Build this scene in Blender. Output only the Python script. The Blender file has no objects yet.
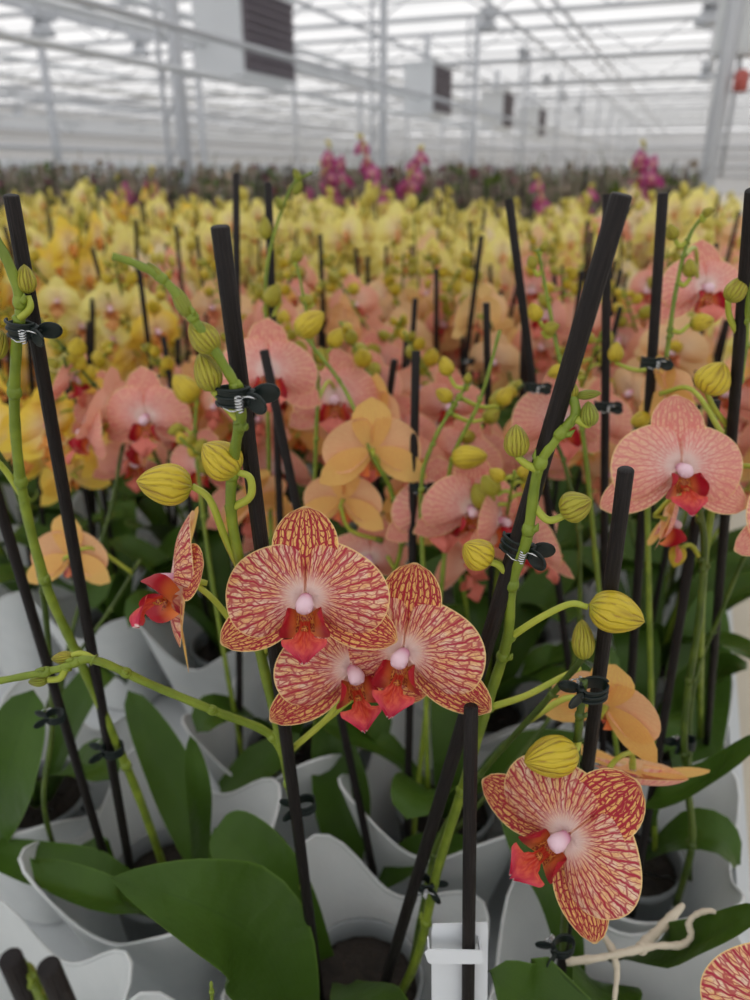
import bpy, math, random
from mathutils import Vector as V, Matrix, noise as mnoise

rnd = random.Random(11)
SC = bpy.context.scene
COL = SC.collection
PI = math.pi
R = math.radians

# ------------------------------------------------------------------ camera frame
F, PITCH, YAW, H = 752.0, R(23.6), R(21.7), 0.68
cp, sp, cy, sy = math.cos(PITCH), math.sin(PITCH), math.cos(YAW), math.sin(YAW)
RIGHT = V((cy, sy, 0)); HFWD = V((-sy, cy, 0))
FWD = HFWD * cp + V((0, 0, -sp)); UP = HFWD * sp + V((0, 0, cp))
EYE = V((0, 0, H))


def P(px, py, d):
    """a point in the place from where it appears and how far off it stands"""
    return EYE + (RIGHT * ((px - 375) / F) + UP * ((500 - py) / F) + FWD) * d


def PZ(px, py, z):
    q = RIGHT * ((px - 375) / F) + UP * ((500 - py) / F) + FWD
    return EYE + q * ((z - H) / q.z)


def CD(x, y, z):
    """direction: x right, y up, z towards the eye"""
    return (RIGHT * x + UP * y - FWD * z).normalized()


def proj(w):
    q = w - EYE
    d = q.dot(FWD)
    if d <= 0.01:
        return (-9999, -9999, d)
    return (375 + F * q.dot(RIGHT) / d, 500 - F * q.dot(UP) / d, d)


# ------------------------------------------------------------------ materials
def srgb(r, g, b):
    f = lambda c: (c / 255) / 12.92 if c / 255 <= 0.04045 else (((c / 255) + 0.055) / 1.055) ** 2.4
    return (f(r), f(g), f(b), 1.0)


class NT:
    def __init__(self, name):
        self.m = bpy.data.materials.new(name)
        self.m.use_nodes = True
        self.t = self.m.node_tree
        self.t.nodes.clear()
        self.out = self.n('ShaderNodeOutputMaterial')

    def n(self, typ, **kw):
        o = self.t.nodes.new(typ)
        for k, v in kw.items():
            setattr(o, k, v)
        return o

    def link(self, a, b):
        self.t.links.new(a, b)

    def put(self, sock, v):
        if hasattr(v, 'links') or isinstance(v, bpy.types.NodeSocket):
            self.link(v, sock)
        else:
            sock.default_value = v

    def math(self, op, a, b=0.0, c=0.0, clamp=False):
        o = self.n('ShaderNodeMath', operation=op, use_clamp=clamp)
        for i, v in enumerate((a, b, c)):
            self.put(o.inputs[i], v)
        return o.outputs[0]

    def smooth(self, x, a, b, lo=0.0, hi=1.0):
        o = self.n('ShaderNodeMapRange', interpolation_type='SMOOTHSTEP')
        self.put(o.inputs['Value'], x)
        o.inputs['From Min'].default_value = a
        o.inputs['From Max'].default_value = b
        o.inputs['To Min'].default_value = lo
        o.inputs['To Max'].default_value = hi
        return o.outputs[0]

    def mix(self, f, a, b, mode='MIX'):
        o = self.n('ShaderNodeMix', data_type='RGBA', blend_type=mode)
        self.put(o.inputs[0], f)
        self.put(o.inputs[6], a)
        self.put(o.inputs[7], b)
        return o.outputs[2]

    def attr(self, name):
        return self.n('ShaderNodeAttribute', attribute_name=name).outputs['Fac']

    def comb(self, x, y, z=0.0):
        o = self.n('ShaderNodeCombineXYZ')
        for i, v in enumerate((x, y, z)):
            self.put(o.inputs[i], v)
        return o.outputs[0]

    def noise(self, vec=None, scale=5.0, detail=2.0):
        o = self.n('ShaderNodeTexNoise')
        if vec is not None:
            self.link(vec, o.inputs['Vector'])
        o.inputs['Scale'].default_value = scale
        o.inputs['Detail'].default_value = detail
        return o.outputs['Fac']

    def objcoord(self):
        return self.n('ShaderNodeTexCoord').outputs['Object']

    def surf(self, color, rough=0.5, trans=0.0, spec=0.5, bump=None, bump_d=0.001, metal=0.0, sss=0.0, tcol=None):
        p = self.n('ShaderNodeBsdfPrincipled')
        self.put(p.inputs['Base Color'], color)
        self.put(p.inputs['Roughness'], rough)
        p.inputs['Specular IOR Level'].default_value = spec
        p.inputs['Metallic'].default_value = metal
        if bump is not None:
            b = self.n('ShaderNodeBump')
            b.inputs['Distance'].default_value = bump_d
            self.link(bump, b.inputs['Height'])
            self.link(b.outputs[0], p.inputs['Normal'])
        s = p.outputs[0]
        if trans > 0:
            tr = self.n('ShaderNodeBsdfTranslucent')
            self.put(tr.inputs[0], tcol if tcol is not None else color)
            mx = self.n('ShaderNodeMixShader')
            mx.inputs[0].default_value = trans
            self.link(s, mx.inputs[1])
            self.link(tr.outputs[0], mx.inputs[2])
            s = mx.outputs[0]
        self.link(s, self.out.inputs[0])
        return self.m


def vein_material(name, sepal, faded=False):
    """net-veined orchid petal: crimson veins on a warm ground, pale heart, thin yellow margin"""
    t = NT(name)
    fa, fr, fe = t.attr('fa'), t.attr('fr'), t.attr('fe')
    info = t.n('ShaderNodeObjectInfo')
    seed = t.math('MULTIPLY', info.outputs['Random'], 40.0)
    wob = t.noise(t.comb(t.math('MULTIPLY', fa, 3.0), t.math('MULTIPLY', fr, 14.0), seed), 1.0, 2.0)
    wob = t.math('SUBTRACT', wob, 0.5)
    ka, kr = (9.0, 19.0) if sepal else (15.0, 15.0)
    u = t.math('ADD', t.math('MULTIPLY', fa, ka), t.math('MULTIPLY', wob, 1.1))
    v = t.math('MULTIPLY', fr, kr)
    vo = t.n('ShaderNodeTexVoronoi', feature='DISTANCE_TO_EDGE', voronoi_dimensions='3D')
    t.link(t.comb(u, v, seed), vo.inputs['Vector'])
    vo.inputs['Scale'].default_value = 1.0
    vo.inputs['Randomness'].default_value = 0.85
    net = t.smooth(vo.outputs['Distance'], 0.04, 0.15, 1.0, 0.0) if sepal else t.smooth(vo.outputs['Distance'], 0.03, 0.16, 0.85, 0.0)
    # long main veins that run from the base to the margin
    kl = 5.0 if sepal else 6.4
    fr2 = t.math('FRACT', t.math('ADD', t.math('MULTIPLY', fa, kl), t.math('ADD', t.math('MULTIPLY', wob, 0.75), 20.5)))
    ln = t.math('ABSOLUTE', t.math('SUBTRACT', fr2, 0.5))
    long_ = t.smooth(ln, 0.11, 0.26, 1.0, 0.0) if sepal else t.smooth(ln, 0.07, 0.20, 1.0, 0.0)
    fine = t.n('ShaderNodeTexVoronoi', feature='DISTANCE_TO_EDGE', voronoi_dimensions='3D')
    t.link(t.comb(t.math('MULTIPLY', u, 1.9), t.math('MULTIPLY', v, 1.7), seed), fine.inputs['Vector'])
    fine.inputs['Scale'].default_value = 1.0
    fnet = t.smooth(fine.outputs['Distance'], 0.02, 0.13, 0.35, 0.0)
    vein = t.math('MAXIMUM', t.math('MAXIMUM', net, long_), fnet)
    heart = t.smooth(fr, 0.04, 0.36 if faded else 0.20)                 # 0 at the centre, 1 outside
    nz = t.noise(t.comb(t.math('MULTIPLY', fa, 6.0), t.math('MULTIPLY', fr, 9.0), seed), 1.0, 2.0)
    if sepal:
        ground = t.mix(nz, srgb(250, 208, 122), srgb(246, 190, 122))
        veinc = t.mix(heart, srgb(216, 90, 110), srgb(172, 14, 58))
    else:
        ground = t.mix(t.smooth(nz, 0.35, 0.72), srgb(250, 204, 146), srgb(254, 226, 200))
        veinc = t.mix(heart, srgb(222, 112, 134), srgb(184, 32, 70))
    if faded:
        ground = t.mix(nz, srgb(250, 206, 170), srgb(246, 190, 164)) if not sepal else t.mix(nz, srgb(246, 204, 160), srgb(244, 186, 160))
        veinc = srgb(232, 146, 142) if not sepal else srgb(226, 134, 128)
    ground = t.mix(heart, srgb(255, 236, 230), ground)
    vs = t.math('MULTIPLY', vein, t.smooth(fr, 0.06, 0.17, 0.06, 0.96))
    col = t.mix(vs, ground, veinc)
    col = t.mix(t.smooth(fe, 0.006, 0.024, 0.85, 0.0), col, srgb(250, 220, 156))
    back = t.mix(t.math('MULTIPLY', vein, 0.22), srgb(246, 206, 120) if sepal else srgb(246, 200, 150), srgb(226, 132, 104))
    geo = t.n('ShaderNodeNewGeometry')
    col = t.mix(geo.outputs['Backfacing'], col, back)
    return t.surf(col, 0.55, 0.36, 0.25, bump=t.math('MULTIPLY', vein, -1.0), bump_d=0.00015)


def soft_petal_material():
    """petals of the plainer cultivars: colour comes from the flower, paler towards the heart"""
    t = NT('soft_petal')
    fa, fr = t.attr('fa'), t.attr('fr')
    info = t.n('ShaderNodeObjectInfo')
    oc = info.outputs['Color']
    wv = t.math('ABSOLUTE', t.math('SUBTRACT', t.math('FRACT', t.math('MULTIPLY', fa, 4.0)), 0.5))
    col = t.mix(t.smooth(wv, 0.0, 0.25, 0.16, 0.0), oc, t.mix(0.5, oc, srgb(214, 120, 70)))
    col = t.mix(t.smooth(fr, 0.05, 0.4, 0.6, 0.0), col, srgb(253, 234, 214))
    geo = t.n('ShaderNodeNewGeometry')
    col = t.mix(t.math('MULTIPLY', geo.outputs['Backfacing'], 0.45), col, srgb(238, 206, 110))
    return t.surf(col, 0.55, 0.35, 0.25)


def lip_material():
    t = NT('lip_blade')
    fr, fa = t.attr('fr'), t.attr('fa')
    n = t.noise(t.comb(t.math('MULTIPLY', fa, 5.0), t.math('MULTIPLY', fr, 6.0)), 1.0)
    a = t.mix(t.smooth(n, 0.35, 0.65), srgb(196, 44, 36), srgb(216, 88, 56))
    b = t.mix(t.smooth(fr, 0.45, 1.0), a, srgb(208, 58, 92))
    c = t.mix(t.smooth(fr, 0.965, 0.995), b, srgb(245, 225, 220))
    return t.surf(c, 0.4, 0.2, 0.4)


def lip_soft_material():
    t = NT('lip_soft')
    info = t.n('ShaderNodeObjectInfo')
    c = t.mix(0.6, info.outputs['Color'], srgb(212, 78, 70))
    return t.surf(c, 0.45, 0.25, 0.3)


def side_lobe_material():
    t = NT('lip_side_lobe')
    fr = t.attr('fr')
    c = t.mix(t.smooth(fr, 0.05, 0.5), srgb(232, 130, 66), srgb(170, 22, 40))
    return t.surf(c, 0.4, 0.2, 0.4)


def throat_material():
    t = NT('lip_throat')
    fr, fa = t.attr('fr'), t.attr('fa')
    vo = t.n('ShaderNodeTexVoronoi', voronoi_dimensions='2D')
    t.link(t.comb(t.math('MULTIPLY', fa, 7.0), t.math('MULTIPLY', fr, 9.0)), vo.inputs['Vector'])
    vo.inputs['Scale'].default_value = 1.0
    c = t.mix(t.smooth(vo.outputs['Distance'], 0.3, 0.5, 1.0, 0.0), srgb(206, 136, 60), srgb(150, 22, 32))
    return t.surf(c, 0.45, 0.1, 0.4)


def column_material():
    t = NT('flower_column')
    fr = t.attr('fr')
    c = t.mix(t.smooth(fr, 0.1, 0.75), srgb(226, 140, 184), srgb(246, 214, 226))
    return t.surf(c, 0.4, 0.2, 0.4)


def bud_material():
    t = NT('bud_skin')
    fr, fa = t.attr('fr'), t.attr('fa')
    info = t.n('ShaderNodeObjectInfo')
    oc = info.outputs['Color']
    seed = t.math('MULTIPLY', info.outputs['Random'], 30.0)
    nz = t.math('SUBTRACT', t.noise(t.comb(t.math('MULTIPLY', fa, 9.0), t.math('MULTIPLY', fr, 2.2), seed), 1.0, 2.0), 0.5)
    fx = t.math('FRACT', t.math('ADD', t.math('MULTIPLY', fa, 15.0), t.math('MULTIPLY', nz, 1.3)))
    ln = t.math('ABSOLUTE', t.math('SUBTRACT', fx, 0.5))
    n2 = t.noise(t.comb(t.math('MULTIPLY', fa, 12.0), t.math('MULTIPLY', fr, 3.5), seed), 1.0, 1.0)
    st = t.math('MULTIPLY', t.smooth(ln, 0.03, 0.14, 1.0, 0.0), t.smooth(n2, 0.42, 0.6, 0.0, 0.55))
    c = t.mix(t.smooth(fr, 0.0, 0.22, 0.55, 0.0), oc, srgb(150, 160, 50))
    c = t.mix(st, c, srgb(128, 72, 44))
    gv = t.attr('fe')
    c = t.mix(t.math('MULTIPLY', gv, 0.5), c, srgb(122, 74, 40))
    return t.surf(c, 0.42, 0.12, 0.4, bump=t.smooth(ln, 0.0, 0.3), bump_d=0.0006)


def stem_material(name, c1, c2):
    t = NT(name)
    n = t.noise(t.objcoord(), 60.0, 3.0)
    c = t.mix(t.smooth(n, 0.35, 0.7), c1, c2)
    return t.surf(c, 0.42, 0.06, 0.45, bump=t.noise(t.objcoord(), 400.0, 2.0), bump_d=0.0003)


def leaf_material():
    t = NT('leaf_blade')
    fa, fr = t.attr('fa'), t.attr('fr')
    n = t.noise(t.objcoord(), 22.0, 3.0)
    c = t.mix(t.smooth(n, 0.3, 0.7), srgb(34, 57, 3), srgb(52, 80, 8))
    ribs = t.math('ABSOLUTE', t.math('SUBTRACT', t.math('FRACT', t.math('MULTIPLY', fa, 9.0)), 0.5))
    c = t.mix(t.smooth(ribs, 0.0, 0.3, 0.12, 0.0), c, srgb(66, 106, 30))
    c = t.mix(t.smooth(t.math('ABSOLUTE', fa), 0.94, 1.0, 0.0, 0.5), c, srgb(120, 152, 60))
    c = t.mix(t.smooth(t.math('ABSOLUTE', fa), 0.0, 0.05, 0.45, 0.0), c, srgb(22, 46, 6))
    geo = t.n('ShaderNodeNewGeometry')
    c = t.mix(t.math('MULTIPLY', geo.outputs['Backfacing'], 0.5), c, srgb(70, 100, 36))
    return t.surf(c, 0.40, 0.1, 0.22, bump=t.noise(t.objcoord(), 70.0, 3.0), bump_d=0.0015)


def stake_material():
    t = NT('stake_plastic')
    fa, fr = t.attr('fa'), t.attr('fr')
    n = t.noise(t.comb(t.math('MULTIPLY', fa, 30.0), t.math('MULTIPLY', fr, 45.0)), 1.0, 3.0)
    c = t.mix(t.smooth(n, 0.4, 0.75), srgb(24, 20, 20), srgb(40, 34, 32))
    return t.surf(c, 0.55, 0.0, 0.25, bump=n, bump_d=0.0009)


def plain(name, c, rough=0.5, metal=0.0, spec=0.5, trans=0.0, nscale=30.0, var=0.12, bump=0.0):
    t = NT(name)
    n = t.noise(t.objcoord(), nscale, 3.0)
    dk = tuple(x * (1 - var * 2) for x in c[:3]) + (1.0,)
    col = t.mix(n, c, dk)
    return t.surf(col, rough, trans, spec, metal=metal, bump=n if bump else None, bump_d=bump or 0.001)


def sleeve_material():
    t = NT('frosted_plastic')
    n = t.noise(t.objcoord(), 35.0, 3.0)
    c = t.mix(n, srgb(238, 240, 239), srgb(222, 226, 226))
    return t.surf(c, 0.38, 0.28, 0.45, bump=t.noise(t.objcoord(), 300.0, 2.0), bump_d=0.0003)


def roof_material():
    t = NT('white_screen_cloth')
    o = t.objcoord()
    sep = t.n('ShaderNodeSeparateXYZ')
    t.link(o, sep.inputs[0])
    n = t.noise(o, 0.7, 3.0)
    band = t.math('FRACT', t.math('MULTIPLY', sep.outputs['Y'], 1.1))
    band = t.smooth(t.math('ABSOLUTE', t.math('SUBTRACT', band, 0.5)), 0.30, 0.42)
    c = t.mix(t.math('MULTIPLY', t.math('ADD', t.math('MULTIPLY', band, 0.6), n), 0.5), srgb(244, 244, 245), srgb(198, 200, 204))
    tr = t.n('ShaderNodeBsdfTranslucent')
    t.link(c, tr.inputs[0])
    tp = t.n('ShaderNodeBsdfTransparent')
    t.link(c, tp.inputs[0])
    mx = t.n('ShaderNodeMixShader')
    mx.inputs[0].default_value = 0.5
    t.link(tr.outputs[0], mx.inputs[1])
    t.link(tp.outputs[0], mx.inputs[2])
    t.link(mx.outputs[0], t.out.inputs[0])
    return t.m


MAT = {}
MAT['petal'] = vein_material('veined_petal', False)
MAT['sepal'] = vein_material('veined_sepal', True)
MAT['petal_f'] = vein_material('faded_petal', False, True)
MAT['sepal_f'] = vein_material('faded_sepal', True, True)
MAT['soft'] = soft_petal_material()
MAT['lip'] = lip_material()
MAT['lip_soft'] = lip_soft_material()
MAT['lobe'] = side_lobe_material()
MAT['throat'] = throat_material()
MAT['column'] = column_material()
MAT['bud'] = bud_material()
MAT['stem'] = stem_material('stem_green', srgb(108, 128, 36), srgb(134, 152, 48))
MAT['pedicel'] = stem_material('pedicel_yellow', srgb(176, 182, 66), srgb(160, 172, 58))
MAT['olive'] = stem_material('stem_dark', srgb(62, 82, 24), srgb(84, 102, 34))
MAT['leaf'] = leaf_material()
MAT['stake'] = stake_material()
MAT['clip'] = plain('clip_plastic', srgb(20, 32, 30), 0.4, 0.0, 0.35, nscale=200)
MAT['wire'] = plain('spring_wire', srgb(210, 212, 214), 0.25, 1.0, nscale=200, var=0.05)
MAT['sleeve'] = sleeve_material()
MAT['pot'] = plain('grey_pot_plastic', srgb(150, 156, 158), 0.35, trans=0.3, nscale=60)
MAT['bark'] = plain('bark_chips', srgb(48, 40, 32), 0.9, nscale=90, var=0.4, bump=0.01)
MAT['root'] = plain('root_skin', srgb(222, 212, 190), 0.75, nscale=120, var=0.12, bump=0.0015)
MAT['tag'] = plain('tag_plastic', srgb(236, 240, 244), 0.45, trans=0.15, nscale=40, var=0.03)
MAT['steel'] = plain('galvanised_steel', srgb(196, 199, 204), 0.55, 0.0, nscale=3, var=0.08)
MAT['white_steel'] = plain('white_paint', srgb(214, 217, 220), 0.5, nscale=3, var=0.04)
MAT['dark_steel'] = plain('dark_grille', srgb(116, 108, 116), 0.6, nscale=8, var=0.1)
MAT['concrete'] = plain('beige_concrete', srgb(205, 196, 178), 0.85, nscale=4, var=0.08, bump=0.003)
MAT['bench'] = plain('bench_plastic', srgb(208, 212, 214), 0.5, nscale=10, var=0.05)
MAT['red'] = plain('red_plastic', srgb(186, 92, 84), 0.5)
MAT['roof'] = roof_material()
MAT['brown'] = plain('spent_stems', srgb(160, 146, 130), 0.8, nscale=6, var=0.3)  # stem brown paled so the colour carries the haze of distance
MAT['wall'] = plain('white_wall_panel', srgb(222, 223, 226), 0.7, nscale=2, var=0.05)


# ------------------------------------------------------------------ mesh building
class MB:
    def __init__(self):
        self.v, self.f, self.m, self.a = [], [], [], []

    def add(self, vs, fs, mat=0, at=None):
        b = len(self.v)
        self.v.extend(V(x) for x in vs)
        self.f.extend(tuple(b + i for i in f) for f in fs)
        self.m.extend([mat] * len(fs))
        self.a.extend(at if at else [(0, 0, 1)] * len(vs))

    def merge(self, o, M, matmap=None):
        b = len(self.v)
        self.v.extend(M @ x for x in o.v)
        self.f.extend(tuple(b + i for i in f) for f in o.f)
        self.m.extend([(matmap[i] if matmap else i) for i in o.m])
        self.a.extend(o.a)

    def grid(self, fn, nu, nv, mat=0, flip=False):
        vs, at = [], []
        for i in range(nu + 1):
            for j in range(nv + 1):
                p, a = fn(i / nu, j / nv)
                vs.append(p)
                at.append(a)
        fs = []
        for i in range(nu):
            for j in range(nv):
                q = (i * (nv + 1) + j, (i + 1) * (nv + 1) + j, (i + 1) * (nv + 1) + j + 1, i * (nv + 1) + j + 1)
                fs.append(q[::-1] if flip else q)
        self.add(vs, fs, mat, at)

    def tube(self, pts, rad, seg=8, mat=0, cap=True, hemi=False):
        pts = [V(p) for p in pts]
        n = len(pts)
        if not hasattr(rad, '__len__'):
            rad = [rad] * n
        T = [(pts[min(i + 1, n - 1)] - pts[max(i - 1, 0)]).normalized() for i in range(n)]
        ref = V((0, 0, 1)) if abs(T[0].z) < 0.9 else V((1, 0, 0))
        N = (ref - T[0] * ref.dot(T[0])).normalized()
        vs, at, fs = [], [], []
        L = 0
        for i in range(n):
            if i:
                L += (pts[i] - pts[i - 1]).length
                N = (N - T[i] * N.dot(T[i])).normalized()
            B = T[i].cross(N)
            for k in range(seg):
                a = 2 * PI * k / seg
                vs.append(pts[i] + (N * math.cos(a) + B * math.sin(a)) * rad[i])
                at.append((abs(k / seg - 0.5), L, 1))
        for i in range(n - 1):
            for k in range(seg):
                k2 = (k + 1) % seg
                fs.append((i * seg + k, i * seg + k2, (i + 1) * seg + k2, (i + 1) * seg + k))
        if cap:
            fs.append(tuple(range(seg))[::-1])
            fs.append(tuple((n - 1) * seg + k for k in range(seg)))
        self.add(vs, fs, mat, at)

    def box(self, lo, hi, mat=0, M=None):
        x0, y0, z0 = lo
        x1, y1, z1 = hi
        vs = [V(p) for p in ((x0, y0, z0), (x1, y0, z0), (x1, y1, z0), (x0, y1, z0), (x0, y0, z1), (x1, y0, z1), (x1, y1, z1), (x0, y1, z1))]
        if M is not None:
            vs = [M @ p for p in vs]
        self.add(vs, [(3, 2, 1, 0), (4, 5, 6, 7), (0, 1, 5, 4), (1, 2, 6, 5), (2, 3, 7, 6), (3, 0, 4, 7)], mat)

    def blob(self, M, nu=8, nv=6, mat=0, prof=None):
        def fn(u, v):
            a = 2 * PI * u
            r = math.sin(PI * v) if prof is None else prof(v)
            return M @ V((r * math.cos(a), r * math.sin(a), -math.cos(PI * v) if prof is None else v)), (abs(u - 0.5), v, 1)
        self.grid(fn, nu, nv, mat)

    def mesh(self, name, mats, off=None, smooth=True):
        me = bpy.data.meshes.new(name)
        vs = self.v if off is None else [x - off for x in self.v]
        me.from_pydata([tuple(x) for x in vs], [], self.f)
        for m in mats:
            me.materials.append(MAT[m])
        me.polygons.foreach_set('material_index', self.m)
        me.polygons.foreach_set('use_smooth', [smooth] * len(self.f))
        for k, nm in enumerate(('fa', 'fr', 'fe')):
            at = me.attributes.new(nm, 'FLOAT', 'POINT')
            at.data.foreach_set('value', [float(q[k]) for q in self.a])
        me.update()
        return me


def link(o, parent=None, M=None):
    COL.objects.link(o)
    if parent is not None:
        o.parent = parent
    if M is not None:
        o.matrix_local = M
    return o


def obj(name, mb, mats, parent=None, off=None, smooth=True, M=None):
    me = mb if isinstance(mb, bpy.types.Mesh) else mb.mesh(name, mats, off, smooth)
    return link(bpy.data.objects.new(name, me), parent, M)


def tag(o, label, cat, group=None):
    o['label'] = label
    o['category'] = cat
    if group:
        o['group'] = group
    return o


def thing(name, loc, label, cat, group=None):
    o = bpy.data.objects.new(name, None)
    o.empty_display_size = 0.02
    o.location = loc
    COL.objects.link(o)
    return tag(o, label, cat, group)


def struct(name, mb, mats, smooth=False):
    o = obj(name, mb, mats, smooth=smooth)
    o['kind'] = 'structure'
    return o


def spline(pts, n=6):
    """Catmull-Rom through points"""
    pts = [V(p) for p in pts]
    if len(pts) < 3:
        return pts
    ext = [pts[0] * 2 - pts[1]] + pts + [pts[-1] * 2 - pts[-2]]
    out = []
    for i in range(1, len(ext) - 2):
        a, b, c, d = ext[i - 1:i + 3]
        for k in range(n):
            t = k / n
            out.append(0.5 * ((2 * b) + (c - a) * t + (2 * a - 5 * b + 4 * c - d) * t * t + (3 * b - a - 3 * c + d) * t ** 3))
    out.append(pts[-1])
    return out


def frame(face, up, loc, s):
    """matrix whose +Z is face and +Y leans to up"""
    z = face.normalized()
    y = (up - z * up.dot(z)).normalized()
    x = y.cross(z)
    return Matrix(((x.x * s, y.x * s, z.x * s, loc.x), (x.y * s, y.y * s, z.y * s, loc.y), (x.z * s, y.z * s, z.z * s, loc.z), (0, 0, 0, 1)))


# ------------------------------------------------------------------ flower (span 1, faces +Z, up +Y)
PR = [(-68, .05), (-60, .11), (-53, .22), (-47, .335), (-39, .405), (-22, .475), (0, .49), (20, .46), (45, .395), (68, .345), (82, .315), (90, .27), (97, .15), (104, .05)]


def petal_r(deg):
    for i in range(len(PR) - 1):
        if deg <= PR[i + 1][0]:
            (x0, y0), (x1, y1) = PR[i], PR[i + 1]
            m0 = (y1 - PR[max(0, i - 1)][1]) / (x1 - PR[max(0, i - 1)][0]) * (x1 - x0)
            j = min(len(PR) - 1, i + 2)
            m1 = (PR[j][1] - y0) / (PR[j][0] - x0) * (x1 - x0)
            k = (deg - x0) / (x1 - x0)
            return (2 * k ** 3 - 3 * k * k + 1) * y0 + (k ** 3 - 2 * k * k + k) * m0 + (-2 * k ** 3 + 3 * k * k) * y1 + (k ** 3 - k * k) * m1
    return PR[-1][1]


def mb_petal(side, seed, nu=40, nv=12):
    q = random.Random(seed * 7 + side)
    ph, am = q.uniform(0, 6), q.uniform(0.010, 0.016)
    ax = R(-1 + q.uniform(-3, 3))
    mb = MB()

    def fn(u, v):
        dg = -67 + 170 * u
        th = R(dg)
        rr = petal_r(dg) * (1 + 0.014 * math.sin(5 * th + ph))
        s = 0.02 + 0.98 * v
        r = s * rr
        x, y = r * math.cos(ax + th), r * math.sin(ax + th)
        z = 0.02 + 0.15 * s * (1 - s) - 0.05 * s * s + am * math.sin(3.5 * th + ph) * s * s - 0.03 * (math.sin(th) * s) ** 2
        return V((side * (0.015 + x), y + 0.015, z)), (th, r, (1 - s) * rr * 2)
    mb.grid(fn, nu, nv, 0, flip=(side > 0))
    return mb


def mb_sepal(ang, L, W, seed, tipp=2.4, nu=14, nv=10):
    q = random.Random(seed * 13 + int(ang))
    bend = q.uniform(0.05, 0.1)
    ca, sa = math.cos(R(ang)), math.sin(R(ang))
    mb = MB()

    def fn(u, v):
        s = u
        t = 2 * v - 1
        w = W * 0.5 * (0.16 + 0.84 * math.sin(PI * min(1, s ** 0.85 * 1.0) * 0.62)) * max(0.0, 1 - s ** tipp * 0.995) ** 0.55 * 1.1
        l = s * L
        x = t * w
        z = -0.012 - bend * s * s + 0.05 * (t * w / W * 2) ** 2 * (0.6 - s)
        pt = V((ca * l - sa * (-x) * -1, sa * l + ca * x, z))
        pt = V((ca * l + sa * x, sa * l - ca * x, z))
        return pt, (t * 0.95, l, min((1 - abs(t)) * w * 2 + 0.0, (1 - s) * 0.6) * 1.2)
    mb.grid(fn, nu, nv, 0, flip=True)
    return mb


def mb_lip(nu=12):
    mb = MB()
    ctrl = [(0.0, 0.035), (0.2, 0.04), (0.4, 0.075), (0.62, 0.165), (0.74, 0.155), (0.87, 0.075), (0.95, 0.03), (1.0, 0.018)]

    def wid(s):
        for (a, wa), (b, wb) in zip(ctrl, ctrl[1:]):
            if s <= b:
                k = (s - a) / (b - a)
                k = k * k * (3 - 2 * k)
                return wa + (wb - wa) * k
        return 0.02

    def blade(u, v):
        s, t = u, 2 * v - 1
        w = wid(s)
        y = -0.16 - 0.25 * s
        z = 0.07 + 0.23 * math.sin(PI * 0.5 * min(1, s * 1.25)) - 0.05 * s * s - abs(t) ** 1.5 * w * 0.55 + 0.02 * math.cos(t * 6)
        return V((t * w, y + abs(t) * w * 0.35, z)), (t, s, 1)
    mb.grid(blade, nu, 8, 0, flip=True)
    for sd in (-1, 1):
        def lobe(u, v, sd=sd):
            s, t = u, 2 * v - 1
            hw = 0.10 * (0.55 + 0.6 * math.sin(PI * min(1, s * 0.75 + 0.15))) * (1 if s < 0.9 else 0.8)
            x = 0.03 + 0.12 * math.sin(PI * 0.66 * s) - 0.04 * t * s
            y = -0.20 + t * hw * 0.95 + 0.07 * s
            z = 0.05 + 0.19 * s - 0.05 * t * t
            return V((sd * x, y, z)), (t, s, 1)
        mb.grid(lobe, 6, 6, 1, flip=(sd > 0))

    def throat(u, v):
        s, t = u, 2 * v - 1
        return V((t * (0.05 + 0.02 * s), -0.03 - 0.2 * s, 0.045 + 0.03 * s + 0.03 * t * t)), (t, s, 1)
    mb.grid(throat, 6, 6, 2, flip=True)
    # callus bump in the lip's middle
    mb.blob(Matrix.Translation((0, -0.2, 0.13)) @ Matrix.Diagonal((0.03, 0.025, 0.035, 1)), 8, 5, 2)
    return mb


def mb_column():
    mb = MB()
    pts = [V((0, 0.0, -0.02)), V((0, 0.0, 0.03)), V((0, -0.008, 0.075)), V((0, -0.022, 0.115)), V((0, -0.036, 0.142)), V((0, -0.042, 0.152))]
    mb.tube(pts, [0.03, 0.04, 0.048, 0.056, 0.044, 0.012], 12, 0)
    mb.a = [(a, min(1, l / 0.19), e) for a, l, e in mb.a]
    # two small side bumps
    for sd in (-1, 1):
        mb.blob(Matrix.Translation((sd * 0.03, -0.035, 0.12)) @ Matrix.Diagonal((0.022, 0.03, 0.03, 1)), 8, 5, 0)
    return mb


def mb_back():
    mb = MB()
    mb.tube([V((0, -0.02, -0.16)), V((0, 0, -0.09)), V((0, 0, -0.03)), V((0, 0, 0.0))], [0.018, 0.022, 0.028, 0.035], 10, 0)
    return mb


STEMS, STALKS, BLOOMS = {}, {}, []
FL = []           # hero flower meshes in pieces
for sd in range(6):
    d = {}
    fz = '_f' if sd >= 3 else ''
    ca = MB()
    ca.merge(mb_column(), Matrix())
    ca.merge(mb_back(), Matrix(), [1])
    d['centre'] = ca.mesh('flower', ['column', 'pedicel'])
    d['petal'] = [mb_petal(s, sd).mesh('petal', ['petal' + fz]) for s in (-1, 1)]
    d['sepal'] = [mb_sepal(90, 0.55, 0.43, sd, 3.4).mesh('sepal', ['sepal' + fz])] + [mb_sepal(a, 0.63, 0.36, sd, 2.4).mesh('sepal', ['sepal' + fz]) for a in (209, 331)]
    lipm = MB()
    lipm.merge(mb_lip(), Matrix.Translation((0, .012, 0)) @ Matrix.Diagonal((.84, .86, .95, 1)))
    d['lip'] = lipm.mesh('lip', ['lip', 'lobe', 'throat'])
    FL.append(d)


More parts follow.
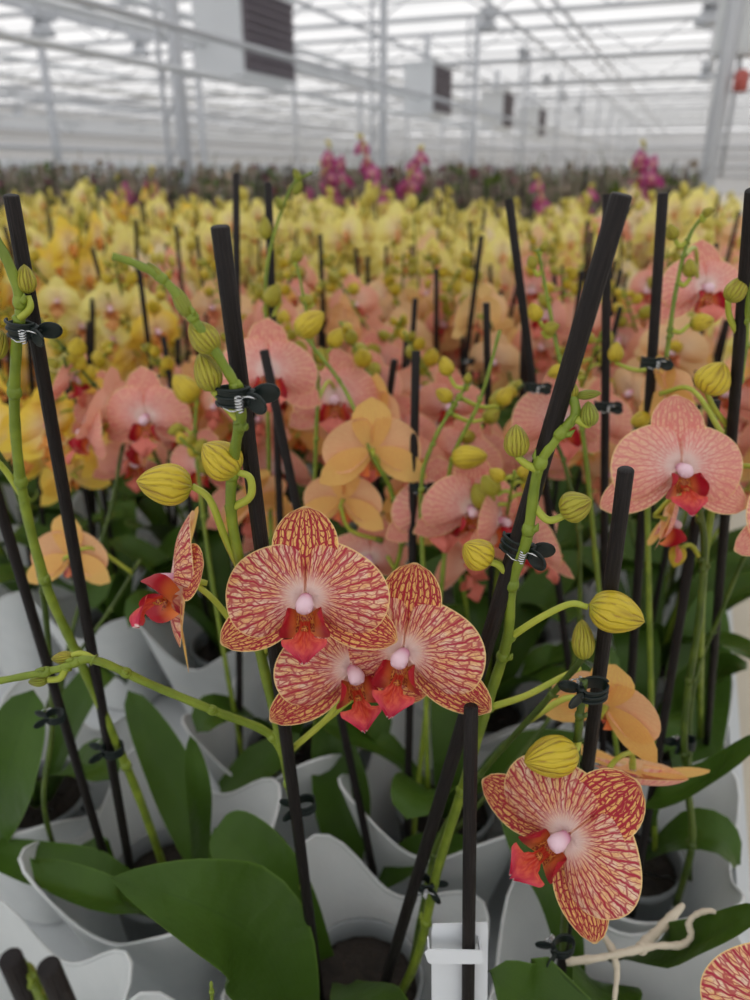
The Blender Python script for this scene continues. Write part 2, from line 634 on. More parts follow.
def joined_flower(seed, res, mats, low=False):
    mb = MB()
    a, b = (18, 5) if res == 1 else (9, 2)
    c, d = (7, 4) if res == 1 else (4, 2)
    for s in (-1, 1):
        mb.merge(mb_petal(s, seed, a, b), Matrix())
    mb.merge(mb_sepal(90, 0.55, 0.43, seed, 3.4, c, d), Matrix(), [1])
    for g in (209, 331):
        mb.merge(mb_sepal(g, 0.63, 0.36, seed, 2.4, c, d), Matrix(), [1])
    if low:
        mb.blob(Matrix.Translation((0, -0.12, 0.1)) @ Matrix.Diagonal((0.08, 0.16, 0.1, 1)), 6, 4, 2)
    else:
        mb.merge(mb_lip(6), Matrix(), [2, 3, 4])
        mb.merge(mb_column(), Matrix(), [5])
        mb.merge(mb_back(), Matrix(), [6])
    return mb


VEIN_SET = ['petal_f', 'sepal_f', 'lip_soft', 'lobe', 'throat', 'column', 'pedicel']
SOFT_SET = ['soft', 'soft', 'lip_soft', 'lip_soft', 'throat', 'column', 'pedicel']
MID_V = [joined_flower(s, 1, VEIN_SET).mesh('flower', VEIN_SET) for s in range(3, 7)]
MID_S = [joined_flower(s, 1, SOFT_SET).mesh('flower', SOFT_SET) for s in range(3, 7)]


def place_flower(root, off, loc, face, up, size, kind='hero', color=None, n=[0]):
    """kind hero: centre with petals, sepals and lip as pieces of their own"""
    n[0] += 1
    BLOOMS.append((root, off.copy(), loc - face.normalized() * .15 * size, loc))
    M = Matrix.Translation(-off) @ frame(face, up, loc, size)
    if kind in ('hero', 'pale'):
        d = FL[n[0] % 3 + (3 if kind == 'pale' else 0)]
        f = obj('flower', d['centre'], None, root, M=M)
        for k in d['sepal']:
            obj('sepal', k, None, f)
        for k in d['petal']:
            obj('petal', k, None, f)
        obj('lip', d['lip'], None, f)
        return f
    f = obj('flower', (MID_V if kind == 'vein' else MID_S)[n[0] % 4], None, root, M=M)
    f.color = color or srgb(240, 172, 152)
    return f


# ------------------------------------------------------------------ buds (length 1 along +Z)
def mb_bud(seed, nu=30, nv=14):
    mb = MB()
    q = random.Random(seed)
    ph = q.uniform(0, 6)

    def fn(u, v):
        a = 2 * PI * u
        s = v
        r = 0.44 * (math.sin(PI * min(1.0, s ** 0.82)) ** 0.62) * (1 - 0.12 * s)
        if s > 0.86:
            r = max(r, 0.0) * (1 - (s - 0.86) * 1.2)
        gr = 0.0
        for k in range(3):
            dd = abs((a - ph - k * 2.094 + PI) % (2 * PI) - PI)
            dd = abs(dd - 0.35 * (s - 0.5))
            gr = max(gr, math.exp(-(dd / 0.07) ** 2))
        gr *= max(0, min(1, (s - 0.15) * 3))
        r *= 1 - 0.06 * gr + 0.012 * math.cos(15 * a)
        return V((r * math.cos(a), r * math.sin(a) * 0.94, s)), (u, s, gr)
    mb.grid(fn, nu, nv, 0)
    return mb


BUDS = [mb_bud(k).mesh('bud', ['bud']) for k in range(3)]
BUDS_LOW = [mb_bud(k, 12, 7).mesh('bud', ['bud']) for k in range(2)]
YEL, GRN, OLV = srgb(208, 184, 50), srgb(150, 158, 54), srgb(172, 164, 52)


def place_bud(root, off, base, tip, fat=1.0, color=YEL, low=False, n=[0]):
    n[0] += 1
    ax = tip - base
    L = ax.length
    M = frame(ax, UP if abs(ax.normalized().dot(UP)) < 0.9 else RIGHT, base, L)
    M = Matrix.Translation(-off) @ M @ Matrix.Diagonal((fat, fat, 1, 1))
    b = obj('bud', (BUDS_LOW if low else BUDS)[n[0] % (2 if low else 3)], None, root, M=M)
    b.color = color
    return b


# ------------------------------------------------------------------ stems, leaves, pots
def stem_mb(mb, pts, r0, r1, mat=0, nodes=(), seg=10):
    sp_ = spline(pts, 7)
    n = len(sp_)
    rad = []
    for i in range(n):
        k = i / (n - 1)
        rad.append(r0 + (r1 - r0) * k + 0.00012 * math.sin(i * 1.7))
    mb.tube(sp_, rad, seg, mat)
    for k in nodes:                       # swollen joints with a small bract
        i = min(n - 2, max(1, int(k * (n - 1))))
        c, tdir = sp_[i], (sp_[i + 1] - sp_[i - 1]).normalized()
        rr = rad[i]
        mb.tube([c - tdir * rr * 1.2, c - tdir * rr * 0.5, c + tdir * rr * 0.4, c + tdir * rr * 1.3], [rr * 1.02, rr * 1.32, rr * 1.28, rr * 1.0], seg, mat)
        sdv = tdir.cross(V((0.3, 0.9, 0.2))).normalized() * (1 if int(k * 100) % 2 else -1)
        mb.tube([c + sdv * rr * 0.6, c + sdv * rr * 1.5 + tdir * rr * 0.8, c + sdv * rr * 1.7 + tdir * rr * 2.0], [rr * 0.75, rr * 0.6, rr * 0.1], 6, mat)
    return sp_


def leaf_mb(pts, width, up, fold=0.18, tip=2.0, basew=0.35, curl=0.0, n=16, pw=0.5):
    """a strap leaf along its midrib; up is the way its face looks"""
    mb = MB()
    mid = spline(pts, 6)
    m = len(mid) - 1
    up = up.normalized()

    def at(s):
        x = s * m
        i = min(m - 1, int(x))
        k = x - i
        p = mid[i].lerp(mid[i + 1], k)
        t = (mid[min(m, i + 1)] - mid[max(0, i - 1)] if i else mid[1] - mid[0]).normalized()
        return p, t

    def shape(s):
        return (basew + (1 - basew) * math.sin(PI * 0.5 * min(1, s / 0.55))) * max(0.0, 1 - s ** (tip * 2.2)) ** pw + 0.01

    for layer in (0, 1):
        def fn(u, v, layer=layer):
            s, t = u, 2 * v - 1
            p, tg = at(s)
            sd = tg.cross(up).normalized()
            nn = sd.cross(tg).normalized()
            w = width * 0.5 * shape(s)
            q = p + sd * (t * w) + nn * (abs(t) ** 1.4 * w * fold * 1.6 - curl * t * t * w * s) - nn * (0.0016 * layer * (1 - abs(t) ** 4 * 0.9))
            q += nn * 0.0015 * math.sin(s * 9 + t * 2)
            return q, (t, s, 1)
        mb.grid(fn, n, 12, 0, flip=(layer == 1))
    return mb


def pot_parts(root, c, off):
    mb = MB()
    prof = [(0.036, 0.012), (0.040, 0.05), (0.045, 0.112), (0.0475, 0.113), (0.0475, 0.120), (0.0440, 0.120), (0.0425, 0.105)]

    def fn(u, v):
        k = v * (len(prof) - 1)
        r, z = prof[int(round(k))]
        a = -2 * PI * u
        return c + V((r * math.cos(a), r * math.sin(a), z)), (u, z, 1)
    mb.grid(fn, 28, len(prof) - 1, 0, flip=True)
    obj('pot', mb, ['pot'], root, off)
    b = MB()
    q = random.Random(int(c.x * 1000) + int(c.y * 77))

    def fn2(u, v):
        a = 2 * PI * u
        r = 0.0425 * v
        return c + V((r * math.cos(a), r * math.sin(a), 0.104 + (0.006 * (q.random() - 0.3) if 0.1 < v < 0.95 else 0))), (u, v, 1)
    b.grid(fn2, 18, 6, 0, flip=True)
    obj('bark', b, ['bark'], root, off)


def stake_obj(top, base, r, label, group=None, seg=14):
    L = (top - base).length
    t = (top - base).normalized()
    n = 9 if seg > 8 else 3
    pts = [base + t * (L * k / n) for k in range(n)] + [top - t * 0.0006, top]
    rad = [r] * n + [r, r * 0.86]
    mb = MB()
    mb.tube(pts, rad, seg, 0)
    o = obj('support_stake', mb, ['stake'], None, base)
    o.location = base
    return tag(o, label, 'plant stake', group)


def clip_obj(centre, axis, side, s, label, group=None):
    """a spring clip: two ribbed jaws around stem and stake, thumb wings, wire spring. side = way the wings stick out"""
    off = centre
    s *= 0.66
    M = frame(axis, side, centre, s)          # local z along stake, y to the wings
    root = thing('orchid_clip', centre, label, 'clip', group)
    for sg in (-1, 1):
        mb = MB()

        def jaw(u, v, sg=sg, lay=0):
            a = PI * (0.0 + 0.98 * u)
            rx, ry = (0.0062 + 0.0009 * lay), (0.0098 + 0.0009 * lay)
            z = (v - 0.5) * 0.0105
            return M @ V((sg * rx * math.sin(a), -0.004 + ry * -math.cos(a) * -1 * -1 + 0.0, z + sg * 0.0015)), (u, v, 1)
        mb.grid(lambda u, v, sg=sg: jaw(u, v, sg, 1), 14, 5, 0, flip=(sg < 0))
        mb.grid(lambda u, v, sg=sg: jaw(u, v, sg, 0), 14, 5, 0, flip=(sg > 0))
        for z in (-0.0052, 0.0, 0.0052):      # ribs
            pts = []
            for k in range(13):
                a = PI * k / 12
                pts.append(M @ V((sg * 0.0074 * math.sin(a), -0.004 - 0.0108 * math.cos(a), z + sg * 0.0015)))
            mb.tube(pts, 0.0011 * s, 6)
        # thumb wing: a rounded ear, thick at its rim
        cen = V((sg * 0.0062, 0.0132, 0.0))
        for lay in (0, 1):
            def ear(u, v, lay=lay, sg=sg, cen=cen):
                a = 2 * PI * u
                r = v
                y = 0.0070 * r * math.cos(a)
                z = 0.0056 * r * math.sin(a)
                x = sg * (0.0035 * (y / 0.0088) + 0.0009 * r * r + 0.0012 * lay)
                return M @ (cen + V((x, y, z))), (u, v, 1)
            mb.grid(ear, 18, 4, 0, flip=((sg > 0) == (lay == 0)))
        rim = []
        for k in range(19):
            a = 2 * PI * k / 18
            rim.append(M @ (cen + V((sg * (0.0035 * math.cos(a) + 0.0015), 0.0070 * math.cos(a), 0.0056 * math.sin(a)))))
        mb.tube(rim, 0.0009 * s, 6)
        # hinge barrel
        for z in (-0.0035, 0.0035):
            mb.tube([M @ V((sg * 0.001, 0.0068, z - 0.0012)), M @ V((sg * 0.001, 0.0068, z + 0.0012))], 0.0026 * s, 10)
        mb.tube([M @ V((sg * 0.003, 0.0055, 0)), M @ V((sg * 0.0062, 0.0085, 0))], 0.0016 * s, 6)
        obj('jaw', mb, ['clip'], root, off)
    sp_ = MB()
    pts = []
    for k in range(51):
        a = 2 * PI * k / 10
        pts.append(M @ V((0.0098 + 0.0022 * math.cos(a), 0.0035 + 0.0022 * math.sin(a), -0.0045 + 0.009 * k / 50)))
    sp_.tube(pts, 0.0006 * s, 6)
    for sg in (-1, 1):
        sp_.tube([M @ V((0.0098, 0.0035 + .0022 * sg, sg * 0.0045)), M @ V((0.0098, 0.0035 + .006 * sg, sg * 0.005)), M @ V((0.0085, 0.0035 + .011 * sg, sg * 0.0035))], 0.00055 * s, 6)
    obj('spring', sp_, ['wire'], root, off)
    return root


def sleeve_obj(c, label, group=None, half=0.083, hgt=0.142, peak=0.034, rot=0.0, seed=0, base_z=0.0):
    """a square frosted planter whose rim dips between flared corner peaks"""
    q = random.Random(seed + 5)
    jig = [q.uniform(0.8, 1.2) for _ in range(4)]
    mb = MB()

    def ring(a, k, lay):
        # superellipse: rounder below, squarer above
        e = 2.6 + 2.2 * k
        ca, sa = math.cos(a), math.sin(a)
        rr = (abs(ca) ** e + abs(sa) ** e) ** (-1 / e)
        corner = abs(math.sin(2 * a)) ** 2.4 * jig[int((a % (2 * PI)) / (PI / 2)) % 4]
        sz = (0.050 + (half - 0.050) * (k ** 1.15)) * (1 + 0.05 * corner * k ** 3)
        fold = 1 - 0.045 * (math.cos(4 * a) * 0.5 + 0.5) * math.sin(PI * min(1, k * 1.05)) - 0.02 * abs(math.cos(2 * a)) ** 6 * k
        z = k * (hgt + peak * corner * k ** 2 - 0.012 * (1 - corner) * k ** 3)
        r = sz * rr * fold - 0.0014 * lay
        return V((r * math.cos(a + rot), r * math.sin(a + rot), 0.003 + z))
    nu, nv = 56, 14
    for lay in (0, 1):
        mb.grid(lambda u, v, lay=lay: (c + ring(2 * PI * u, v, lay), (u, v, 1)), nu, nv, 0, flip=(lay == 1))
    rim = [c + ring(2 * PI * k / nu, 1.0, 0.5) + V((0, 0, 0.0004)) for k in range(nu + 1)]
    mb.tube(rim, 0.0016, 6)
    # floor of the cup
    mb.add([c + ring(2 * PI * k / nu, 0.0, 0) for k in range(nu)], [tuple(range(nu))[::-1]], 0)
    o = obj('planter_sleeve', mb, ['sleeve'], None, c)
    o.location = c
    return tag(o, label, 'planter', group)


# pot grid of the bench: columns along the aisle, rows away from the eye
def cell(k, j):
    return V((0.02 - 0.17 * k, 0.18 + 0.16 * j, 0.0))


# ================================================================== THE GREENHOUSE
FLOOR_Z, CEIL_Z = -0.78, 3.15
X0, X1, Y0, Y1 = -26.0, 9.0, -5.0, 62.0
b = MB(); b.box((X0, Y0, FLOOR_Z - 0.1), (X1, Y1, FLOOR_Z)); struct('floor', b, ['concrete'])
b = MB(); b.grid(lambda u, v: (V((X0 + (X1 - X0) * u, Y0 + (Y1 - Y0) * v, CEIL_Z)), (0, 0, 1)), 8, 16, 0, flip=True); struct('ceiling', b, ['roof'])
for nm, a, c in (('wall_left', (X0 - .05, Y0, FLOOR_Z), (X0, Y1, CEIL_Z)), ('wall_right', (X1, Y0, FLOOR_Z), (X1 + .05, Y1, CEIL_Z)),
                 ('wall_back', (X0, Y1, FLOOR_Z), (X1, Y1 + .05, CEIL_Z)), ('wall_front', (X0, Y0 - .05, FLOOR_Z), (X1, Y0, CEIL_Z))):
    b = MB()
    if nm in ('wall_left', 'wall_right'):
        xx = a[0]
        b.add([(xx, Y0, FLOOR_Z), (xx, Y1, FLOOR_Z), (xx, Y1, CEIL_Z), (xx, Y0, CEIL_Z)], [(0, 1, 2, 3)])
    else:
        yy = a[1]
        b.add([(X0, yy, FLOOR_Z), (X1, yy, FLOOR_Z), (X1, yy, CEIL_Z), (X0, yy, CEIL_Z)], [(0, 1, 2, 3)])
    struct(nm, b, ['roof' if nm == 'wall_front' else 'wall'])

trim_n = 0


def trim(b, m):
    global trim_n
    trim_n += 1
    return struct('trim_%d' % trim_n, b, [m], smooth=True)


# cross trusses, a lattice girder every bay
bays = [Y0 + 3.0 + 4.5 * k for k in range(13)]
for y in bays:
    b = MB()
    b.box((X0, y - .03, CEIL_Z - .10), (X1, y + .03, CEIL_Z - .03))
    b.box((X0, y - .025, CEIL_Z - .58), (X1, y + .025, CEIL_Z - .53))
    n = 44
    for k in range(n):
        xa, xb = X0 + (X1 - X0) * k / n, X0 + (X1 - X0) * (k + 1) / n
        za, zb = (CEIL_Z - .55, CEIL_Z - .08) if k % 2 else (CEIL_Z - .08, CEIL_Z - .55)
        b.tube([(xa, y, za), (xb, y, zb)], 0.012, 5)
    trim(b, 'steel')
# screen rails between the trusses
for k in range(12):
    for j in (1, 2):
        y = bays[k] + 1.5 * j
        b = MB(); b.tube([(X0, y, CEIL_Z - .05), (X1, y, CEIL_Z - .05)], 0.022, 6); trim(b, 'white_steel')
# gutters and pipes along the house
for x, z, r, m in ((-2.35, 2.95, .03, 'steel'), (-2.6, 2.95, .022, 'steel'), (-3.35, 3.0, .035, 'steel'), (-5.2, 2.7, .03, 'steel'), (-6.6, 2.55, .05, 'white_steel'), (-8.2, 2.2, .03, 'steel'),
                   (-9.6, 2.9, .05, 'steel'), (-11.5, 2.5, .04, 'white_steel'), (-13.2, 2.2, .05, 'steel'), (-16.0, 2.8, .06, 'white_steel'), (-19.5, 2.4, .06, 'steel'),
                   (-3.35, 1.55, .025, 'steel'), (-3.6, 1.35, .025, 'white_steel'), (-9.6, 1.7, .035, 'steel'), (-9.9, 1.45, .03, 'white_steel'), (-0.1, 3.0, .025, 'steel')):
    b = MB(); b.tube([(x, Y0, z), (x, Y1, z)], r, 6); trim(b, m)
for z, r in ((.35, .05), (.95, .07), (1.6, .05), (2.2, .07)):
    b = MB(); b.tube([(X0 + .12, Y0, z), (X0 + .12, Y1, z)], r, 6); trim(b, 'steel')
    b = MB(); b.tube([(X0, Y1 - .12, z), (X1, Y1 - .12, z)], r, 6); trim(b, 'steel')
for x, z, m in ((-7.4, .75, 'white_steel'), (-10.6, 1.05, 'steel'), (-12.2, 1.5, 'white_steel'), (-14.6, .9, 'steel'), (-17.8, 1.25, 'white_steel'), (-21.0, 1.7, 'steel'), (-5.0, 1.9, 'white_steel')):
    b = MB(); b.tube([(x, Y0 + 8, z), (x, Y1, z)], .035, 6); trim(b, m)
# posts
PXL = P(180, 100, 6.0)
PXR = P(712, 150, 5.0)
prow = []
for k in range(11):
    prow.append((PXL.x, PXL.y + 4.5 * k, 0.038))
for k in range(9):
    prow.append((PXR.x, PXR.y + 4.5 * k, 0.05))
for k in range(9):
    prow.append((PXL.x - 6.4, PXL.y + 1.0 + 4.5 * k, 0.05))
for x, y, h in prow:
    b = MB()
    b.box((x - h, y - h, FLOOR_Z), (x + h, y + h, CEIL_Z))
    b.box((x - h * 2.2, y - h * 2.2, FLOOR_Z), (x + h * 2.2, y + h * 2.2, FLOOR_Z + .02))
    trim(b, 'steel')
for y in (PXL.y + 4.5 * k for k in range(4)):        # lattice bracing beside the near posts
    b = MB()
    x = PXL.x - 0.16
    b.tube([(x, y, FLOOR_Z), (x, y, CEIL_Z)], 0.022, 6)
    for j in range(13):
        z = FLOOR_Z + 0.3 * j
        b.tube([(x, y, z), (PXL.x, y, z + 0.3)], 0.009, 5)
    trim(b, 'steel')


def heater(c, label):
    o = thing('unit_heater', c, label, 'heater', None)
    b = MB(); b.box((-.28, -.58, -.4), (.28, .58, .4)); b.box((-.30, -.60, .38), (.30, .60, .42)); b.box((-.30, -.60, -.42), (.30, .60, -.38))
    obj('housing', b, ['white_steel'], o, smooth=False)
    b = MB(); b.box((.282, -.54, -.37), (.30, .54, .37))
    for k in range(9):
        z = -.34 + .085 * k
        b.add([(.30, -.52, z - .03), (.30, .52, z - .03), (.345, .52, z + .01), (.345, -.52, z + .01)], [(0, 1, 2, 3)])
    obj('louvre', b, ['dark_steel'], o, smooth=False)
    for yy in (-.45, .45):
        b = MB(); b.tube([(0, yy, .40), (0, yy, CEIL_Z - .55 - c.z)], .012, 6); obj('hanger', b, ['steel'], o)
    b = MB(); b.tube([(-.1, .2, .4), (-.1, .2, CEIL_Z - .1 - c.z)], .06, 10); obj('flue', b, ['steel'], o)
    return o


heater(P(246, 38, 8.2), 'large grey unit heater hanging at the upper left, its dark louvre the biggest')
heater(P(428, 91, 14.2), 'mid-sized pale unit heater hanging second along the row under the roof')
heater(P(497, 111, 19.2), 'small pale unit heater hanging third along the row under the roof')
heater(P(533, 123, 24.2), 'tiny far unit heater, fourth along the row under the roof')

b_c = P(738, 22, 4.75)
o = thing('control_box', b_c, 'white control box fixed high on the steel post at the upper right', 'control box')
b = MB(); b.box((-.13, -.09, -.19), (.13, .09, .19)); obj('cabinet', b, ['white_steel'], o, smooth=False)
b = MB(); b.box((-.11, -.1, -.17), (.11, -.088, .17)); obj('door_panel', b, ['bench'], o, smooth=False)
b = MB(); b.tube([(.05, 0, -.19), (.05, 0, -.9)], .015, 8); obj('conduit', b, ['steel'], o)
r_c = P(741, 82, 4.75)
b = MB(); b.tube([r_c + V((0, 0, -.055)), r_c + V((0, 0, -.05)), r_c + V((0, 0, .05)), r_c + V((0, 0, .07))], [.03, .045, .045, .02], 12)
o = obj('warning_lamp', b, ['red'], None, r_c); o.location = r_c; tag(o, 'small red lamp under the white control box at the upper right', 'lamp')


def grow_lamp(px, py, d, label, group=None):
    c = P(px, py, d)
    c.z = min(c.z, CEIL_Z - .45)
    o = thing('grow_lamp', c, label, 'lamp', group)
    b = MB(); b.tube([(0, 0, -.10), (0, 0, -.06), (0, 0, .04), (0, 0, .06)], [.14, .135, .08, .05], 14); obj('reflector', b, ['steel'], o)
    b = MB(); b.box((-.08, -.17, .06), (.08, .17, .16)); obj('ballast', b, ['steel'], o, smooth=False)
    b = MB(); b.tube([(0, 0, .16), (0, 0, max(.2, CEIL_Z - .05 - c.z))], .01, 6); obj('hanger', b, ['steel'], o)


G = 'small dark lamps hanging in a line under the white roof'
for px, py, d in ((488, 22, 10.5), (524, 48, 14.5), (548, 64, 18.5), (566, 77, 22.5), (580, 88, 27.0), (42, 26, 8.5), (70, 130, 20.0), (18, 112, 17.0), (140, 48, 11.0), (706, 74, 12.0), (710, 14, 7.5)):
    grow_lamp(px, py, d, 'small dark lamp hanging in a line under the white roof', G)

# ================================================================== BENCH
o = thing('growing_bench', V((-5, 5, FLOOR_Z)), 'long pale growing bench with a raised rim carrying all the orchids', 'bench')
BX0, BX1, BY0, BY1 = -13.0, 0.128, -0.25, 15.5
b = MB(); b.box((BX0, BY0, -.03), (BX1, BY1, 0.0)); obj('tray', b, ['bench'], o, V((-5, 5, FLOOR_Z)), smooth=False)
b = MB()
for lo, hi in (((BX1, BY0, -.05), (BX1 + .012, BY1, .075)), ((BX0 - .012, BY0, -.05), (BX0, BY1, .075)), ((BX0, BY0 - .012, -.05), (BX1, BY0, .075)), ((BX0, BY1, -.05), (BX1, BY1 + .012, .075))):
    b.box(lo, hi)
obj('rim', b, ['bench'], o, V((-5, 5, FLOOR_Z)), smooth=False)
for x in (-12.5, -8.5, -4.3, -.15):
    for y in (0.1, 3.8, 7.6, 11.4, 15.2):
        b = MB(); b.box((x - .02, y - .02, FLOOR_Z), (x + .02, y + .02, -.03)); obj('leg', b, ['steel'], o, V((-5, 5, FLOOR_Z)), smooth=False)

# ================================================================== SLEEVES AND PLANTS NEAR THE EYE
SUB = 0.108
sl_specs = [
    ((-0.022, 0.182), 'frosted planter under the white plant tag at the bottom edge', 0),
    ((-0.150, 0.350), 'frosted planter holding the big glossy leaf and the tall blooming stakes', 3),
    ((-0.345, 0.372), 'frosted planter with a sagging front rim left of the big glossy leaf', 2),
    ((-0.360, 0.186), 'frosted planter corner at the bottom left of the photo', 4),
    ((0.028, 0.365), 'frosted planter below the pale aerial roots by the bench rim', 5),
    ((-0.190, 0.170), 'frosted planter whose rounded rim shows just under the big glossy leaf', 6),
]
SLEEVES = []
for (x, y), lab, sd in sl_specs:
    sleeve_obj(V((x, y, 0)), lab, seed=sd, hgt=.118 if sd == 3 else .142, peak=.026 if sd == 3 else .034)
    SLEEVES.append((x, y))


def mk(name, c, label, group=None):
    return thing(name, V((c[0], c[1], 0.0)), label, 'orchid', group), V((c[0], c[1], 0.0))


def stem(root, off, pts, r0, r1, nodes=(), mat='stem', seg=10, peds=()):
    """one flower stem with its joints and the short stalks that leave it"""
    mb = MB()
    w = [P(*p) if len(p) == 3 and not isinstance(p, V) else p for p in pts]
    sp_ = stem_mb(mb, w, r0, r1, 0, nodes, seg)
    for pp in peds:
        q = spline([P(*p) if not isinstance(p, V) else p for p in pp], 6)
        n = len(q)
        STALKS.setdefault(root.name, []).append(q[-1])
        mb.tube(q, [0.0019 - 0.0004 * (i / n) for i in range(n)], 8, 1)
        mb.tube([q[0] - (q[1] - q[0]) * .3, q[0] + (q[1] - q[0]) * .4, q[1]], [0.0031, 0.0029, 0.0019], 8, 0)
    STEMS.setdefault(root.name, []).extend(sp_[4:])
    obj('flower_stem', mb, [mat, 'pedicel'], root, off)
    return sp_


def leaf(root, off, pts, w, up, **k):
    obj('leaf', leaf_mb([P(*p) if not isinstance(p, V) else p for p in pts], w, up, **k), ['leaf'], root, off)


# --- A: the orchid in the middle -------------------------------------------------------
root, off = mk('potted_orchid', (-0.150, 0.350), 'orchid with crimson-veined blooms clustered in the centre and a green budding spike')
pot_parts(root, off, off)
stem(root, off, [PZ(312, 1000, SUB), (308, 930, .53), (301, 850, .483), (284, 755, .432), (262, 660, .392), (243, 578, .362), (231, 510, .336), (235, 450, .312), (241, 418, .299),
                 (238, 392, .290), (222, 362, .283), (196, 322, .274), (166, 282, .267), (136, 264, .262), (112, 256, .259)], .0033, .0013, (.12, .2, .34, .47, .56, .66, .80, .87),
     peds=[[(231, 508, .337), (250, 497, .327), (250, 478, .322), (238, 472, .32)],
           [(243, 575, .362), (226, 540, .348), (210, 500, .335), (192, 486, .331)],
           [(262, 655, .392), (240, 632, .385), (214, 600, .377), (190, 580, .37)],
           [(239, 420, .30), (228, 408, .297), (214, 391, .288)],
           [(262, 655, .392), (276, 632, .38), (304, 598, .36)],
           [(285, 755, .432), (330, 715, .42), (350, 676, .392)],
           [(285, 755, .432), (350, 700, .425), (403, 660, .382)]])
stem(root, off, [(287, 762, .434), (268, 733, .425), (212, 710, .403), (152, 685, .384), (94, 660, .366), (62, 668, .36), (20, 677, .354), (-30, 686, .348)], .0026, .0016, (.13, .3, .5, .66, .78),
     peds=[[(94, 660, .366), (82, 654, .366), (70, 656, .366)], [(66, 668, .36), (60, 678, .36), (48, 680, .36)]])
# buds: base, tip
place_bud(root, off, P(238, 474, .32), P(203, 444, .318), 1.15, YEL)
place_bud(root, off, P(193, 487, .331), P(136, 481, .326), 0.98, YEL)
place_bud(root, off, P(214, 392, .288), P(200, 352, .286), 0.85, OLV)
place_bud(root, off, P(216, 352, .281), P(190, 321, .279), 0.95, OLV)
place_bud(root, off, P(190, 318, .272), P(172, 284, .27), 0.55, GRN)
place_bud(root, off, P(166, 284, .267), P(147, 262, .264), 0.5, GRN)
place_bud(root, off, P(74, 657, .366), P(51, 659, .366), .75, OLV)
place_bud(root, off, P(48, 680, .36), P(28, 682, .36), .75, GRN)
place_flower(root, off, P(306, 598, .345), CD(.0, -.10, 1), CD(-.02, 1, 0), .0755)
place_flower(root, off, P(405, 652, .365), CD(-.34, -.10, .93), CD(.10, 1, 0), .078)
place_flower(root, off, P(352, 668, .378), CD(.26, -.12, .95), CD(-.10, 1, 0), .077)
place_flower(root, off, P(180, 580, .37), CD(-.95, .06, .30), CD(0, .72, -.70), .082)
leaf(root, off, [PZ(303, 1040, .125), (260, 944, .497), (203, 906, .472), (110, 878, .455)], .083, CD(.05, .62, .62), tip=1.0, fold=.2, basew=.25, pw=.85)
leaf(root, off, [PZ(322, 960, .13), (280, 890, .55), (238, 842, .56), (215, 828, .57)], .05, CD(0, .5, .7), tip=1.4)
leaf(root, off, [PZ(345, 985, .13), (372, 1015, .5), (410, 1050, .46)], .05, CD(.1, .8, .4), tip=1.4)

# second spike of the same plant, tied to the stake that leans right
stem(root, off, [PZ(395, 1004, SUB), (418, 955, .525), (437, 872, .482), (462, 790, .445), (489, 700, .404), (507, 640, .376), (512, 584, .352), (527, 538, .334), (538, 470, .318), (558, 436, .309), (575, 415, .304), (572, 394, .302)],
     .0033, .0019, (.13, .28, .44, .55, .66, .75, .84),
     peds=[[(509, 638, .377), (540, 618, .366), (570, 604, .358), (588, 607, .356)],
           [(511, 580, .352), (500, 566, .347), (490, 562, .345)],
           [(533, 505, .328), (548, 520, .326), (566, 515, .324)],
           [(538, 470, .318), (526, 464, .317), (517, 456, .316)],
           [(575, 418, .304), (586, 424, .303), (590, 424, .303)],
           [(488, 708, .407), (525, 696, .402), (556, 680, .40), (580, 668, .405)]])
place_bud(root, off, P(589, 604, .356), P(645, 622, .352), .95, YEL)
place_bud(root, off, P(490, 563, .345), P(464, 544, .342), 1.25, YEL)
place_bud(root, off, P(560, 512, .324), P(592, 500, .318), 1.2, OLV)
place_bud(root, off, P(517, 458, .316), P(516, 424, .314), .95, OLV)
place_bud(root, off, P(590, 427, .303), P(588, 401, .301), .9, GRN)
place_bud(root, off, P(573, 398, .302), P(572, 381, .301), .9, OLV)
place_bud(root, off, P(576, 396, .302), P(602, 393, .30), .5, GRN)
place_flower(root, off, P(606, 706, .455), CD(.50, .35, -.72), CD(.35, 1, 0), .066, 'vein')
# third, darker spike that reaches over to the right-hand stake
stem(root, off, [PZ(408, 985, SUB), (424, 900, .55), (440, 838, .52), (480, 775, .475), (545, 702, .415), (575, 668, .386), (584, 655, .378)], .0024, .0016, (.3, .5, .7), 'olive')
place_bud(root, off, P(584, 660, .376), P(582, 619, .374), .68, OLV)

# --- B: the plant under the tag -------------------------------------------------------------
root, off = mk('potted_orchid', (-0.035, 0.200), 'orchid at the bottom edge beside the white tag, only one dark leaf showing')
pot_parts(root, off, off)
leaf(root, off, [off + V((0, 0, .115)), off + V((.03, .0, .15)), P(560, 1030, .44), (525, 1000, .435), (490, 972, .43)], .05, CD(-.1, .7, .6), tip=1.3)

# --- C: the orchid on the lower right with the single drooping bloom ---------------------
root, off = mk('potted_orchid', (0.028, 0.365), 'orchid with one tilted crimson-veined bloom above pale roots at the lower right')
pot_parts(root, off, off)
stem(root, off, [PZ(560, 1000, SUB), (566, 900, .475), (572, 830, .425), (575, 770, .398), (580, 715, .375), (584, 680, .366)], .0026, .0019, (.3, .6, .8), 'olive',
     peds=[[(578, 740, .385), (577, 748, .384), (572, 752, .382)], [(574, 790, .405), (590, 810, .405), (574, 832, .392)]])
place_bud(root, off, P(576, 752, .382), P(524, 762, .372), .86, YEL)
place_flower(root, off, P(566, 836, .374), CD(-.54, .10, .83), CD(.80, .60, 0), .083)
place_flower(root, off, P(632, 772, .47), CD(-.12, -.95, .16), CD(1, -.1, .1), .085, 'pale')
leaf(root, off, [PZ(575, 980, .13), (555, 890, .56), (525, 838, .57), (503, 786, .58)], .04, CD(.2, .4, .8), tip=1.3)
